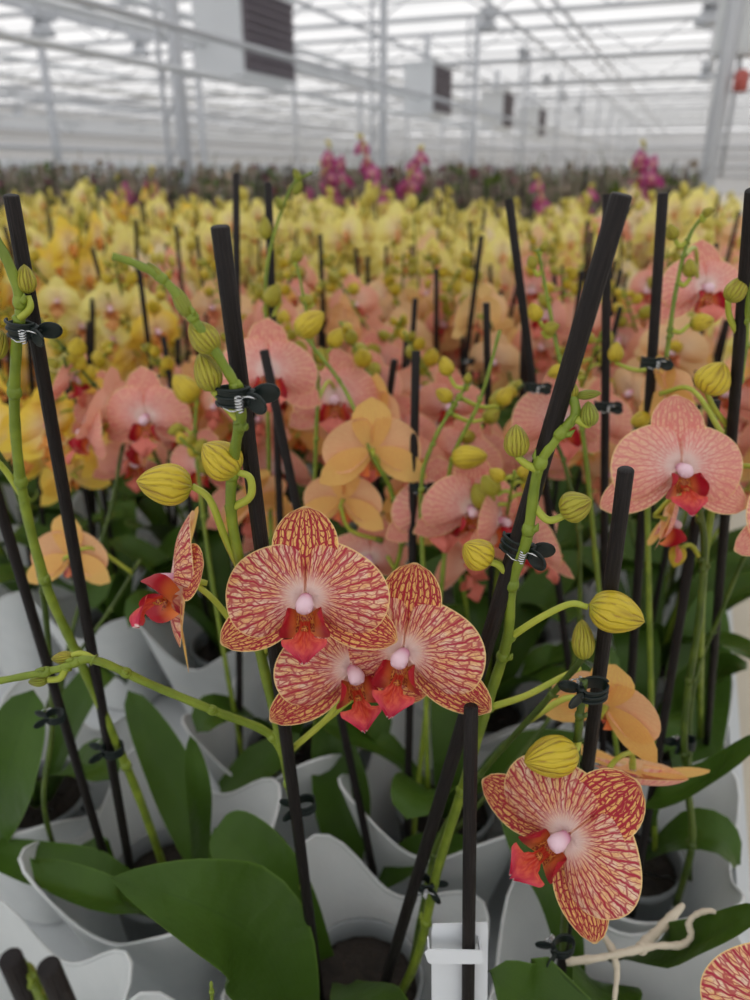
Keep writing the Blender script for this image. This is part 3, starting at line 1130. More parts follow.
leaf(root, off, [PZ(610, 960, .13), (650, 955, .5), (700, 940, .47), (765, 908, .44)], .034, CD(-.05, .8, .5), tip=1.0)
leaf(root, off, [PZ(590, 985, .13), (602, 985, .49), (592, 1020, .45)], .05, CD(0, .7, .6), tip=1.5)
stem(root, off, [PZ(600, 1030, SUB), (690, 1040, .46), (770, 1020, .41), (815, 985, .38), (830, 950, .37)], .0026, .0018, (.4, .6, .8), 'olive')
place_flower(root, off, P(792, 1012, .34), CD(-.3, .1, .9), CD(.1, 1, 0), .075)
for pts, r in (([(566, 962, .475), (598, 958, .473), (626, 952, .474), (656, 946, .476), (681, 945, .474), (691, 936, .473), (689, 923, .474), (697, 914, .473), (712, 911, .47), (724, 919, .468)], .0023),
               ([(640, 950, .475), (652, 937, .488), (668, 921, .50), (683, 905, .515)], .0036),
               ([(616, 957, .475), (607, 941, .485), (590, 920, .50)], .0024),
               ([(614, 956, .475), (617, 972, .47), (614, 1002, .46)], .0021)):
    q = spline([P(*p) for p in pts], 6)
    n = len(q)
    mb = MB()
    mb.tube(q, [r * (1.0 + .22 * math.sin(i * 1.3) * math.cos(i * .7)) * (1 - .45 * (i / n) ** 3) for i in range(n)], 9)
    obj('aerial_root', mb, ['root'], root, off)

# --- D: the orchid on the left -----------------------------------------------------------
root, off = mk('potted_orchid', (-0.345, 0.372), 'orchid with thick green stem tied to the stake at the left edge')
pot_parts(root, off, off)
stem(root, off, [PZ(168, 880, SUB), (142, 805, .585), (113, 735, .54), (76, 652, .49), (48, 590, .455), (25, 505, .42), (15, 425, .388), (16, 352, .362), (20, 302, .349), (6, 258, .34), (-14, 225, .335)],
     .0034, .0022, (.17, .3, .42, .53, .65, .8), peds=[[(18, 320, .352), (30, 308, .349), (28, 296, .348)], [(25, 500, .418), (5, 470, .41), (-15, 450, .4)]])
place_bud(root, off, P(28, 294, .348), P(24, 264, .345), .85, OLV)
place_bud(root, off, P(-6, 360, .36), P(2, 330, .36), .8, OLV)
stem(root, off, [PZ(62, 872, SUB), (44, 805, .60), (52, 728, .57), (48, 640, .53), (36, 555, .49), (8, 470, .46), (-25, 430, .44)], .0022, .0019, (.25, .45, .6), 'olive')
leaf(root, off, [PZ(155, 905, .13), (100, 880, .60), (45, 868, .61), (-30, 845, .62)], .046, CD(.0, .85, .4), tip=1.3)
leaf(root, off, [PZ(165, 925, .13), (120, 905, .55), (60, 880, .57), (30, 858, .58)], .036, CD(.0, .9, .3), tip=1.2, pw=.8)
leaf(root, off, [PZ(110, 885, .13), (85, 865, .62), (72, 850, .64)], .05, CD(.2, .6, .6), tip=1.4)
leaf(root, off, [PZ(200, 880, .13), (198, 800, .60), (190, 735, .60)], .024, CD(.5, .3, .7), tip=1.0)
leaf(root, off, [PZ(-20, 860, .13), (8, 770, .60), (32, 690, .60)], .06, CD(.1, .3, .9), tip=1.3)

# --- E: the close one below the left corner ------------------------------------------------
root, off = mk('potted_orchid', (-0.190, 0.165), 'orchid in the lower left corner, only a budding spike tip showing')
pot_parts(root, off, off)
cE = V((-0.175, 0.14, SUB))
stem(root, off, [cE, cE.lerp(P(60, 1045, .25), .5), P(60, 1045, .25), P(38, 990, .232), P(26, 975, .229), P(16, 955, .226)], .0024, .0014, (.5, .7, .8, .87, .93))
place_bud(root, off, P(30, 985, .232), P(26, 962, .23), .7, GRN)
place_bud(root, off, P(42, 995, .234), P(40, 975, .232), .7, GRN)
stem(root, off, [cE + V((.05, .05, 0)), P(214, 1060, .42), P(212, 1000, .40), P(211, 982, .395)], .0018, .0008, (.6, .8))

# --- stakes near the eye -------------------------------------------------------------------
stake_obj(P(622, 194, .262), PZ(380, 1000, SUB), .0039, 'thick black stake leaning right, its cut top standing highest right of centre')
stake_obj(P(220, 226, .277), PZ(320, 1000, SUB), .0036, 'black stake with flat cut top behind the topmost left buds')
stake_obj(P(11, 195, .335), PZ(134, 890, SUB), .0035, 'black stake at the upper left edge, clipped to a thick green stem')
stake_obj(P(-50, 340, .40), PZ(115, 892, SUB), .0033, 'thin black stake entering from the left edge at mid height')
stake_obj(P(626, 469, .325), PZ(556, 1010, SUB), .0036, 'black stake with flat cut top in front of the right salmon bloom')
stake_obj(P(471, 706, .355), PZ(466, 1200, SUB), .0035, 'straight black stake in the foreground carrying the white plant tag')
stake_obj(P(10, 958, .222), V((-0.185, 0.145, SUB)), .0034, 'thick black stake cut at the bottom left corner, left of its pair')
stake_obj(P(48, 966, .222), V((-0.155, 0.145, SUB)), .0034, 'thick black stake near the bottom left corner, right of its pair')

# --- clips near the eye ----------------------------------------------------------------------
axB = P(220, 226, .277) - PZ(320, 1000, SUB)
axA = P(622, 194, .262) - PZ(380, 1000, SUB)
axC = P(11, 195, .335) - PZ(134, 890, SUB)
axE = P(626, 469, .325) - PZ(556, 1010, SUB)
clip_obj(P(240, 397, .290), axB, CD(1, -.05, .25), 1.0, 'dark spring clip with silver wire beside the two topmost left buds')
clip_obj(P(27, 331, .355), axC, CD(1, .03, .3), 1.0, 'dark clip below the small bud at the left edge')
clip_obj(P(522, 548, .343), axA, CD(.9, -.45, .3), 1.0, 'ribbed dark clip holding the green bud spike to the leaning stake')
clip_obj(P(589, 691, .366), axE, CD(-1, .12, .25), .95, 'dark clip with silver pin just above the round yellow bud on the right')
clip_obj(P(301, 806, .46), axB, CD(-1, .0, .3), .9, 'small dark clip low on the stake below the central blooms')
clip_obj(P(426, 884, .487), axA, CD(1, -.25, .4), .95, 'small dark clip low on the leaning stake left of the white tag')
clip_obj(P(109, 750, .54), axC, CD(-1, .05, .4), 1.0, 'dark clip on the left stems above the sagging planter rim')
clip_obj(P(52, 717, .50), axC, CD(-1, .05, .4), .8, 'dark clip at the far left under the pale side shoot')
clip_obj(P(560, 948, .46), axE, CD(-1, .05, .4), .95, 'dark clip beneath the tilted bloom beside the pale roots')

# --- white plant tag ---------------------------------------------------------------------------
axF = (P(471, 706, .355) - PZ(466, 1200, SUB)).normalized()
ft, fb = P(471, 706, .355), PZ(466, 1200, SUB)
td = 1 / (1 / .355 + (1 / proj(fb)[2] - 1 / .355) * (945 - 706) / (1200 - 706))
tc = P(459, 945, td)
zF = CD(0, -.1, 1)
zF = zF - axF * zF.dot(axF)
M = frame(zF, axF, tc, 1.0)
o = thing('plant_tag', tc, 'blank white plastic plant tag slotted onto the foreground stake', 'plant tag')
mb = MB()


def plate(mb, outline, z, th, M):
    n = len(outline)
    vs = [M @ V((x, y, z)) for x, y in outline] + [M @ V((x, y, z - th)) for x, y in outline]
    mb.add(vs, [tuple(range(n)), tuple(range(2 * n - 1, n - 1, -1))] + [(i, n + i, n + (i + 1) % n, (i + 1) % n) for i in range(n)])


plate(mb, [(-.0145, -.075), (.0165, -.075), (.0160, .004), (.0155, .0095), (-.0135, .0095), (-.0142, .004)][::1], -.0045, .0007, M)
obj('tag_plate', mb, ['tag'], o, tc, smooth=False)
mb = MB()
plate(mb, [(-.017, -.005), (-.0155, -.0065), (.0105, -.0075), (.0122, -.006), (.0112, .0015), (-.0165, .003), (-.0185, .001)], .0052, .0007, M)
# the fold joining flap and plate
for sx in (-.0165, .0105):
    mb.box((sx, -.004, -.005), (sx + .0008, .001, .005), 0, M)
obj('flap', mb, ['tag'], o, tc, smooth=False)

# ================================================================== SECOND ROW, STILL CLEAR TO SEE
OCC = [(-0.150, 0.350), (-0.022, 0.182), (0.028, 0.365), (-0.345, 0.372), (-0.360, 0.186), (-0.190, 0.170)]


def toward_eye(c, q, spread=40):
    a = math.atan2(-c.y, -c.x) + R(q.gauss(0, spread))
    return V((math.cos(a), math.sin(a), q.uniform(-.45, .05)))


def strap_leaves(root, off, q, n=4, ln=.14, rise=0.0):
    for k in range(n):
        a = 2 * PI * k / n + q.uniform(-.4, .4)
        d = V((math.cos(a), math.sin(a), 0))
        L = ln * q.uniform(.75, 1.1)
        b0 = off + V((0, 0, .112)) + d * .008
        pts = [b0, b0 + d * L * .35 + V((0, 0, .05 + rise * .6)), b0 + d * L * .7 + V((0, 0, .065 + rise)), b0 + d * L * .9 + V((0, 0, q.uniform(.03, .08) + rise * 1.1))]
        obj('leaf', leaf_mb(pts, q.uniform(.045, .06), V((0, 0, 1)) - d * .2, tip=1.4, n=9), ['leaf'], root, off)


root, off = mk('potted_orchid', (0.030, 0.540), 'salmon orchid by the bench rim with one broad bloom facing out at mid right')
pot_parts(root, off, off)
sleeve_obj(off, 'frosted planter against the bench rim under the broad salmon bloom', seed=7)
stem(root, off, [PZ(676, 905, SUB), (692, 845, .60), (688, 790, .585), (684, 740, .565), (688, 690, .55), (700, 610, .52), (704, 540, .50), (694, 490, .475)], .0029, .0022, (.15, .4, .6, .8), 'olive',
     peds=[[(700, 520, .49), (690, 490, .48), (679, 468, .462)], [(702, 560, .505), (690, 545, .51), (676, 552, .51)]])
place_flower(root, off, P(679, 468, .447), CD(.03, -.06, 1), CD(0, 1, 0), .080, 'pale')
place_flower(root, off, P(668, 520, .50), CD(.75, -.3, .2), CD(0, 1, 0), .06, 'vein')
place_bud(root, off, P(680, 545, .51), P(674, 568, .51), .9, YEL)
stem(root, off, [PZ(690, 880, SUB), (692, 700, .64), (722, 610, .60), (756, 530, .56)], .0019, .0016, (.4, .6), 'olive')
leaf(root, off, [PZ(650, 835, .13), (640, 806, .60), (700, 782, .56), (765, 735, .52)], .036, CD(-.1, .8, .5), tip=1.1)
leaf(root, off, [PZ(690, 800, .13), (694, 690, .82), (712, 590, .86)], .075, CD(-.1, .2, .95), tip=1.3)
strap_leaves(root, off, random.Random(3), 2, .09)
stake_obj(P(716, 400, .50), PZ(632, 915, SUB), .0032, 'thin black stake behind the tilted bloom, running to the planter by the rim')
clip_obj(P(684, 744, .575), P(716, 400, .50) - PZ(632, 915, SUB), CD(-1, .05, .3), .95, 'dark clip on the thin stake above the right leaf tip')

root, off = mk('potted_orchid', (-0.140, 0.535), 'salmon orchid behind the leaning stake with out of focus buds on dark stakes')
pot_parts(root, off, off)
sleeve_obj(off, 'frosted planter directly behind the leaning stake and the central orchid', seed=8)
strap_leaves(root, off, random.Random(5), 4, .13, .03)
stem(root, off, [PZ(412, 850, SUB), (425, 720, .69), (440, 600, .63), (447, 520, .61), (452, 460, .59), (480, 400, .57), (500, 330, .56)], .0026, .0013, (.3, .5, .7, .85), 'stem',
     peds=[[(452, 460, .59), (460, 458, .585), (470, 456, .58)], [(447, 520, .61), (440, 510, .605)]])
place_bud(root, off, P(452, 458, .585), P(488, 456, .57), .8, YEL)
place_flower(root, off, P(440, 510, .62), CD(.15, -.1, 1), CD(0, 1, 0), .080, 'vein')
place_flower(root, off, P(497, 520, .60), CD(.8, -.1, .4), CD(0, 1, 0), .075, 'vein')
stem(root, off, [PZ(430, 860, SUB), (560, 700, .66), (580, 560, .60), (566, 470, .58), (545, 420, .57)], .0024, .0014, (.4, .6, .8), 'olive')
place_flower(root, off, P(560, 420, .62), CD(.1, -.2, 1), CD(0, 1, 0), .08, 'vein')
stake_obj(P(416, 351, .585), PZ(407, 850, SUB), .0034, 'thin upright black stake straight behind the middle bloom cluster')
stake_obj(P(509, 199, .585), PZ(586, 800, SUB), .0034, 'black stake leaning left, just left of the thick leaning one')
stake_obj(P(607, 194, .56), PZ(602, 815, SUB), .0034, 'black upright stake whose top shows beside the thick leaning stake')
stake_obj(P(663, 193, .50), PZ(622, 820, SUB), .0036, 'black stake right of the highest leaning stake, above the broad salmon bloom')
clip_obj(P(420, 488, .61), V((0, 0, 1)), CD(1, 0, .3), .9, 'blurred dark clip on the thin stake above the central blooms')
clip_obj(P(536, 388, .60), V((0, 0, 1)), CD(1, 0, .3), .9, 'blurred dark clip on the stake left of the thick leaning one')
clip_obj(P(606, 407, .58), V((0, 0, 1)), CD(1, 0, .3), .9, 'blurred dark clip on the upright stake above the broad salmon bloom')
clip_obj(P(654, 363, .53), V((0, 0, 1)), CD(1, .1, .3), .9, 'blurred dark clip on the stake at the upper right')

root, off = mk('potted_orchid', (-0.320, 0.555), 'salmon orchid with yellowish flower backs behind the tall left stake')
pot_parts(root, off, off)
sleeve_obj(off, 'frosted planter behind the central orchid, left of the middle', seed=9)
stem(root, off, [PZ(330, 840, SUB), (320, 700, .74), (395, 570, .66), (394, 500, .62), (372, 455, .60), (345, 390, .60), (300, 330, .6)], .0024, .0014, (.4, .6, .75, .88), 'stem',
     peds=[[(394, 500, .62), (385, 475, .61), (376, 455, .60)], [(380, 540, .65), (350, 530, .63), (340, 505, .62)]])
place_flower(root, off, P(372, 450, .60), CD(-.1, .25, -.95), CD(-.05, 1, 0), .078, 'vein')
place_flower(root, off, P(343, 500, .63), CD(.1, .2, -.95), CD(.1, 1, 0), .066, 'vein')
place_flower(root, off, P(368, 556, .66), CD(.1, -.5, .6), CD(.1, 1, 0), .076, 'vein')
place_flower(root, off, P(336, 398, .70), CD(-.1, -.15, 1), CD(0, 1, 0), .085, 'vein')
place_flower(root, off, P(268, 372, .62), CD(.25, -.1, 1), CD(0, 1, 0), .082, 'vein')
place_bud(root, off, P(296, 335, .6), P(324, 312, .6), .9, YEL)
leaf(root, off, [(350, 885, .70), (344, 820, .70), (336, 765, .71), (324, 712, .72)], .058, CD(.1, .3, .9), tip=1.2, basew=.15)
leaf(root, off, [(376, 890, .70), (405, 862, .68), (438, 850, .66), (474, 846, .63)], .036, CD(0, .7, .6), tip=1.2, basew=.2)
leaf(root, off, [PZ(205, 875, .13), (172, 780, .66), (128, 690, .68)], .045, CD(.4, .3, .8), tip=1.2)
leaf(root, off, [PZ(220, 790, .13), (262, 765, .73), (300, 735, .74)], .045, CD(0, .7, .6), tip=1.2)
strap_leaves(root, off, random.Random(8), 3, .12, .03)
stake_obj(P(264, 350, .54), PZ(374, 875, SUB), .0034, 'thin black stake leaning left between the tall left stake and the salmon blooms')
stake_obj(P(268, 183, .66), PZ(290, 800, SUB), .0034, 'dark stake standing behind the tall left stake, beside a green spike tip')
stake_obj(P(236, 174, .72), PZ(240, 790, SUB), .0034, 'dark stake just left of another behind the tall left stake')
stem(root, off, [PZ(285, 800, SUB), (272, 560, .74), (268, 420, .70), (266, 330, .68), (268, 260, .66), (290, 190, .65), (312, 172, .645)], .0024, .0012, (.5, .7, .8, .9), 'stem',
     peds=[[(266, 330, .68), (280, 300, .67), (270, 295, .67)]])
place_bud(root, off, P(268, 306, .67), P(278, 284, .66), .9, OLV)
place_bud(root, off, P(266, 240, .66), P(264, 215, .655), .7, OLV)
for k, (px, py) in enumerate(((282, 210), (294, 195), (300, 182))):
    place_bud(root, off, P(px, py, .65), P(px + (8 if k % 2 else -6), py - 14, .645), .7, GRN)

root, off = mk('potted_orchid', (-0.515, 0.400), 'salmon orchid at the left with one half hidden bloom low behind dark stakes')
pot_parts(root, off, off)
sleeve_obj(off, 'frosted planter at the left edge behind the dark stakes', seed=12)
strap_leaves(root, off, random.Random(13), 4, .14, .03)
stem(root, off, [PZ(30, 790, SUB), (50, 700, .70), (110, 610, .66), (140, 560, .64)], .0024, .0016, (.4, .7), 'olive')
place_flower(root, off, P(70, 556, .62), CD(.1, .1, -.9), CD(0, 1, 0), .066, 'vein')
stem(root, off, [PZ(50, 780, SUB), (70, 640, .76), (108, 520, .755), (122, 450, .75), (135, 405, .745), (160, 375, .73)], .0024, .0014, (.4, .6, .8), 'olive')
place_flower(root, off, P(90, 432, .74), CD(-.8, .0, .5), CD(0, 1, 0), .08, 'vein')
place_flower(root, off, P(147, 416, .72), CD(-.1, -.4, .9), CD(0, 1, 0), .085, 'vein')


def bud_spike(root, off, pts, buds, mat='stem'):
    w = [P(*p) for p in pts]
    sm = spline(w, 7)
    peds = []
    for px, py, d, ln, ang in buds:
        dr = CD(math.cos(R(ang)), math.sin(R(ang)), .25)
        L = ln / F * d
        c = P(px, py, d)
        b0 = c - dr * L * .5
        near_ = min(sm[3:], key=lambda q_: (q_ - b0).length + .3 * max(0, q_.z - b0.z))
        peds.append([near_, near_.lerp(b0, .55) - V((0, 0, .004)), b0])
        place_bud(root, off, b0, b0 + dr * L, .95, YEL if ln > 19 else OLV)
    stem(root, off, w, .0024, .0012, (.4, .6, .8), mat, 8, peds)


rt = {(round(o_.location.x, 2), round(o_.location.y, 2)): o_ for o_ in bpy.data.objects if o_.type == 'EMPTY' and o_.name.startswith('potted_orchid')}
r1, r2, r3 = rt[(-.32, .56)] if (-.32, .56) in rt else rt[(-.32, .55)], rt[(-.14, .54)] if (-.14, .54) in rt else rt[(-.14, .53)], rt[(.03, .54)]
bud_spike(r1, r1.location.copy(), [(318, 800, .74), (312, 600, .70), (316, 440, .66), (318, 380, .65), (308, 320, .64), (294, 250, .63)],
          [(336, 338, .64, 22, 60), (322, 356, .64, 18, 100), (297, 254, .63, 17, 70), (306, 300, .64, 16, 160)])
bud_spike(r1, r1.location.copy(), [(250, 800, .76), (215, 600, .72), (198, 470, .70), (196, 410, .69), (206, 360, .68)],
          [(185, 388, .68, 34, 130), (214, 350, .68, 18, 40), (176, 430, .70, 18, 200)])
bud_spike(r2, r2.location.copy(), [(428, 800, .66), (424, 600, .62), (421, 490, .60), (432, 445, .59), (452, 408, .585), (467, 385, .58)],
          [(446, 366, .58, 21, 110), (444, 395, .585, 20, 150), (468, 378, .58, 12, 80), (505, 396, .60, 22, 60), (492, 415, .6, 18, 30)])
bud_spike(r3, r3.location.copy(), [(628, 850, .66), (600, 600, .62), (582, 430, .60), (560, 360, .59), (548, 300, .585), (538, 250, .58)],
          [(535, 312, .585, 20, 120), (551, 328, .585, 18, 20), (556, 372, .59, 20, 200), (532, 262, .58, 14, 110), (545, 246, .58, 12, 60)])
bud_spike(r3, r3.location.copy(), [(655, 850, .64), (650, 640, .60), (648, 470, .57), (660, 400, .56), (668, 345, .55), (676, 290, .545), (690, 235, .54), (712, 208, .53)],
          [(702, 322, .55, 24, 10), (690, 268, .54, 19, 100), (672, 232, .54, 17, 120), (708, 212, .53, 12, 20), (640, 420, .56, 22, 200), (616, 352, .57, 21, 90)])
place_flower(r3, r3.location.copy(), P(704, 288, .62), CD(.1, -.1, 1), CD(0, 1, 0), .074, 'vein')
OCC += [(0.030, 0.540), (-0.140, 0.535), (-0.320, 0.555), (-0.515, 0.400)]

root, off = mk('potted_orchid', (0.03, 0.71), 'orchid at the right edge with a round yellow bud on its thick green spike')
pot_parts(root, off, off)
sleeve_obj(off, 'frosted planter at the bench rim, third back from the eye', seed=14)
strap_leaves(root, off, random.Random(15), 4, .13, .03)
stem(root, off, [PZ(700, 750, SUB), (702, 600, .56), (712, 510, .53), (726, 440, .49), (741, 370, .45), (748, 300, .41), (752, 240, .395)], .0028, .0018, (.5, .65, .8), 'stem',
     peds=[[(729, 428, .483), (714, 408, .465), (706, 390, .45)], [(744, 345, .435), (730, 318, .42), (728, 300, .41)]])
place_bud(root, off, P(704, 394, .45), P(724, 362, .442), 1.25, YEL)
place_bud(root, off, P(728, 302, .41), P(746, 276, .405), .95, OLV)
place_flower(root, off, P(800, 512, .46), CD(.3, -.1, .9), CD(0, 1, 0), .078, 'pale')
place_flower(root, off, P(668, 392, .54), CD(.85, .2, -.4), CD(.1, 1, 0), .05, 'vein')
stake_obj(P(752, 190, .37), PZ(705, 760, SUB), .0034, 'black stake at the right edge beside a green spike')
OCC.append((0.03, 0.71))

# every bloom hangs from a stalk of its own
for root, off, at, loc in BLOOMS:
    ends = STALKS.get(root.name, [])
    if any((e - at).length < .016 or (e - loc).length < .014 for e in ends):
        continue
    n0 = min(STEMS[root.name], key=lambda q_: (q_ - at).length)
    mid = n0.lerp(at, .55) + V((0, 0, .010 + .1 * (n0 - at).length))
    mb = MB()
    q_ = spline([n0, mid, at], 7)
    mb.tube(q_, [.0019 - .0004 * i / len(q_) for i in range(len(q_))], 8, 0)
    obj('flower_stalk', mb, ['pedicel'], root, off)

# ================================================================== THE CROP BEHIND
SALMON, PEACH, DEEPY, LEMON, CREAM, MAGENTA = srgb(238, 174, 150), srgb(244, 208, 160), srgb(250, 222, 92), srgb(248, 240, 150), srgb(248, 234, 196), srgb(186, 62, 146)


def crop_colour(c, q):
    px, py, d = proj(c + V((0, 0, .42)))
    r = q.random()
    if d < 1.15:
        if px < 110 and d > .8:
            return DEEPY
        return SALMON if r < .8 else PEACH
    if d < 1.65:
        if px < 170:
            return DEEPY if r < .75 else LEMON
        if px < 400:
            return SALMON if r < .35 else (LEMON if r < .8 else PEACH)
        return SALMON if r < .6 else (PEACH if r < .75 else LEMON)
    if px < 180:
        return DEEPY if r < .35 else LEMON
    if px < 480:
        return LEMON if r < .85 else CREAM
    return LEMON if r < .58 else (PEACH if r < .74 else (SALMON if r < .88 else CREAM))


NAMES = {SALMON: 'salmon', PEACH: 'peach', DEEPY: 'deep yellow', LEMON: 'lemon yellow', CREAM: 'cream', MAGENTA: 'magenta'}
STAKE_G = 'blurred dark stakes among the flowers behind'
CLIP_G = 'blurred dark clips among the flowers behind'


def spike_path(c, q, a, zt):
    d = V((math.cos(a), math.sin(a), 0))
    b0 = c + V((0, 0, .11)) + d * .012
    reach = q.uniform(.05, .11)
    return [b0, b0 + d * .015 + V((0, 0, .14)), b0 + d * .03 + V((0, 0, zt * .5)), b0 + d * (.04 + reach * .3) + V((0, 0, zt * .78)), b0 + d * (.05 + reach * .75) + V((0, 0, zt * .95)), b0 + d * (.055 + reach * 1.2) + V((0, 0, zt * 1.13))]


cells = []
for j in range(0, 40):
    for k in range(-1, 34):
        c = cell(k, j) + V((0, 0.03, 0))
        if c.x > 0.05 or c.y < 0.55:
            continue
        c.x += 0.01
        px, py, d = proj(c + V((0, 0, .4)))
        if d < 0.3 or px < -60 - 60 / d or px > 830:
            continue
        if any(abs(c.x - x) < .13 and abs(c.y - y) < .13 for x, y in OCC):
            continue
        cells.append((d, c))
cells.sort(key=lambda t: t[0])
near = [t for t in cells if t[0] < 1.5]
far = [t for t in cells if t[0] >= 1.5][:290 - len(near)]

for d, c in near:
    q = random.Random(int(c.x * 1000) * 31 + int(c.y * 1000))
    colr = crop_colour(c, q)
    nm = NAMES[colr]
    root, off = mk('potted_orchid', (c.x, c.y), '%s orchid out of focus in the crowd behind the front row' % nm, nm + ' orchids in the crowd behind')
    if d < .95:
        pot_parts(root, off, off)
    if d < 1.2:
        sleeve_obj(c, 'frosted planter deep among the stakes behind the front row', 'planters deep among the stakes', seed=int(c.y * 100))
    strap_leaves(root, off, q, 6 if d < .95 else 4, .17, .06)
    vein = colr == SALMON
    for sidx in range(2):
        a = math.atan2(-c.y, -c.x) + R(q.uniform(-120, 120))
        zt = q.uniform(.30, .42)
        pts = spike_path(c, q, a, zt)
        sp_ = spline(pts, 7)
        n = len(sp_)
        peds = []
        fl, bd = [], []
        for m_ in range(5):
            i = int(n * (.53 + .068 * m_))
            base = sp_[i]
            sd = V((math.cos(a + PI / 2), math.sin(a + PI / 2), 0)) * (1 if m_ % 2 else -1)
            e = base + sd * q.uniform(.018, .034) + V((0, 0, q.uniform(-.01, .015))) + V((math.cos(a), math.sin(a), 0)) * .012
            peds.append([base, base.lerp(e, .6) + V((0, 0, .005)), e])
            fl.append(e)
        for m_ in range(6):
            i = min(n - 2, int(n * (.85 + .026 * m_)))
            base = sp_[i]
            sd = V((math.cos(a + PI / 2), math.sin(a + PI / 2), .3)) * (1 if m_ % 2 else -1)
            e = base + sd * (.014 - .002 * m_)
            peds.append([base, base.lerp(e, .5) + V((0, 0, .002)), e])
            bd.append((e, e + (sd * .5 + V((0, 0, q.uniform(.2, .9)))).normalized() * (.025 - .0027 * m_)))
        stem(root, off, pts, .0025, .0012, (.3, .5, .7), 'stem' if q.random() < .6 else 'olive', 7, peds)
        for e in fl:
            fdir = toward_eye(c, q, 45)
            if q.random() < .26:
                fdir = -fdir
            place_flower(root, off, e, fdir, V((q.uniform(-.2, .2), 0, 1)), q.uniform(.070, .082), 'vein' if vein and q.random() < .6 else 'soft', colr)
        for b0, b1 in bd:
            place_bud(root, off, b0, b1, .95, YEL if q.random() < .6 else OLV, True)
        sb = c + V((q.uniform(-.025, .025), q.uniform(-.025, .025), SUB))
        st = sb + V((q.uniform(-.06, .06), q.uniform(-.06, .06), q.uniform(.33, .50)))
        stake_obj(st, sb, .0034, 'blurred dark stake among the flowers behind the front row', STAKE_G, 9)
        if q.random() < .8 and d < 1.1:
            clip_obj(sb.lerp(st, q.uniform(.6, .85)), st - sb, CD(q.choice((-1, 1)), 0, .3), .9, 'blurred dark clip among the flowers behind the front row', CLIP_G)

MAT['far_bud'] = plain('far_bud_skin', srgb(204, 190, 84), .5, var=.1)
LOWSET = ['soft', 'soft', 'lip_soft', 'stem', 'far_bud', 'olive', 'stake']
LOWF = [joined_flower(s, 0, None, low=True) for s in range(20, 24)]


def far_plant_mb(seed, tall=1.0, nfl=7):
    q = random.Random(seed)
    mb = MB()
    for s in range(2):
        a = PI / 2 * 3 + R(q.uniform(-130, 130))
        pts = spike_path(V((0, 0, 0)), q, a, q.uniform(.28, .38) * tall)
        sp_ = spline(pts, 4)
        n = len(sp_)
        mb.tube(sp_, [.0026 - .0012 * i / n for i in range(n)], 5, 3)
        for m_ in range(nfl):
            i = int(n * (.46 + .49 * m_ / nfl))
            sd = V((math.cos(a + PI / 2), math.sin(a + PI / 2), 0)) * (1 if m_ % 2 else -1)
            e = sp_[i] + sd * q.uniform(.02, .036) + V((0, 0, q.uniform(-.02, .02)))
            mb.tube([sp_[i], e], .0016, 4, 4)
            ang = -PI / 2 + R(q.gauss(0, 45))
            fd = V((math.cos(ang), math.sin(ang), q.uniform(-.45, .1)))
            mb.merge(q.choice(LOWF), frame(fd, V((q.uniform(-.2, .2), 0, 1)), e, q.uniform(.072, .084)))
        for m_ in range(3):
            i = min(n - 1, int(n * (.93 + .025 * m_)))
            e = sp_[i] + V((q.uniform(-.016, .016), q.uniform(-.016, .016), q.uniform(-.004, .02)))
            mb.blob(Matrix.Translation(e) @ Matrix.Diagonal((.0085, .0085, .012, 1)), 6, 5, 4)
    for k in range(4):
        a = PI / 2 * k + q.uniform(-.3, .3)
        d = V((math.cos(a), math.sin(a), 0))
        sd = V((-d.y, d.x, 0))
        b0 = V((0, 0, .11))
        mb.add([b0 - sd * .012, b0 + sd * .012, b0 + d * .07 + sd * .026 + V((0, 0, .06)), b0 + d * .07 - sd * .026 + V((0, 0, .06)), b0 + d * .13 + V((0, 0, .05))], [(0, 1, 2, 3), (3, 2, 4)], 5)
    mb.tube([V((0, 0, .0)), V((0, 0, .1))], [.04, .048], 10, 5)
    return mb


FARM = [far_plant_mb(100 + s).mesh('potted_orchid', LOWSET) for s in range(8)]
for n_, (d, c) in enumerate(far):
    q = random.Random(n_ * 17 + 5)
    colr = crop_colour(c, q)
    nm = NAMES[colr]
    o = bpy.data.objects.new('potted_orchid', FARM[n_ % 8])
    COL.objects.link(o)
    o.location = c + V((q.uniform(-.02, .02), q.uniform(-.02, .02), 0))
    ey = math.atan2(-c.y, -c.x) + PI / 2
    o.rotation_euler = (0, 0, ey + R(q.uniform(-40, 40)))
    s_ = q.uniform(.92, 1.08)
    o.scale = (s_, s_, s_ * q.uniform(.88, 1.14))
    o.color = colr
    tag(o, '%s orchid far back in the blurred flower field' % nm, 'orchid', nm + ' orchids far back in the field')
    if n_ % 5 != 4:
        sb = c + V((q.uniform(-.02, .02), q.uniform(-.02, .02), .0))
        st = sb + V((q.uniform(-.05, .05), q.uniform(-.05, .05), q.uniform(.44, .62)))
        stake_obj(st, sb, .0034, 'blurred dark stake far back in the flower field', 'blurred dark stakes far back in the flower field', 6)

MAGM = [far_plant_mb(300 + s, 1.75, 9).mesh('potted_orchid', LOWSET) for s in range(3)]
# a few tall magenta ones stand out behind the yellow
for n_, (px, py, d) in enumerate(((142, 192, 3.7), (346, 188, 3.75), (392, 184, 3.6), (322, 196, 3.9), (655, 188, 3.7), (562, 218, 3.2), (398, 196, 3.7))):
    w = P(px, py, d)
    c = V((w.x, w.y, 0))
    o = bpy.data.objects.new('potted_orchid', MAGM[n_ % 3])
    COL.objects.link(o)
    o.location = c
    o.rotation_euler = (0, 0, math.atan2(-c.y, -c.x) + PI / 2)
    k = w.z / .62
    o.scale = (k, k, k)
    o.color = MAGENTA
    tag(o, 'tall magenta orchid rising dark behind the yellow flowers', 'orchid', 'magenta orchids behind the yellow ones')

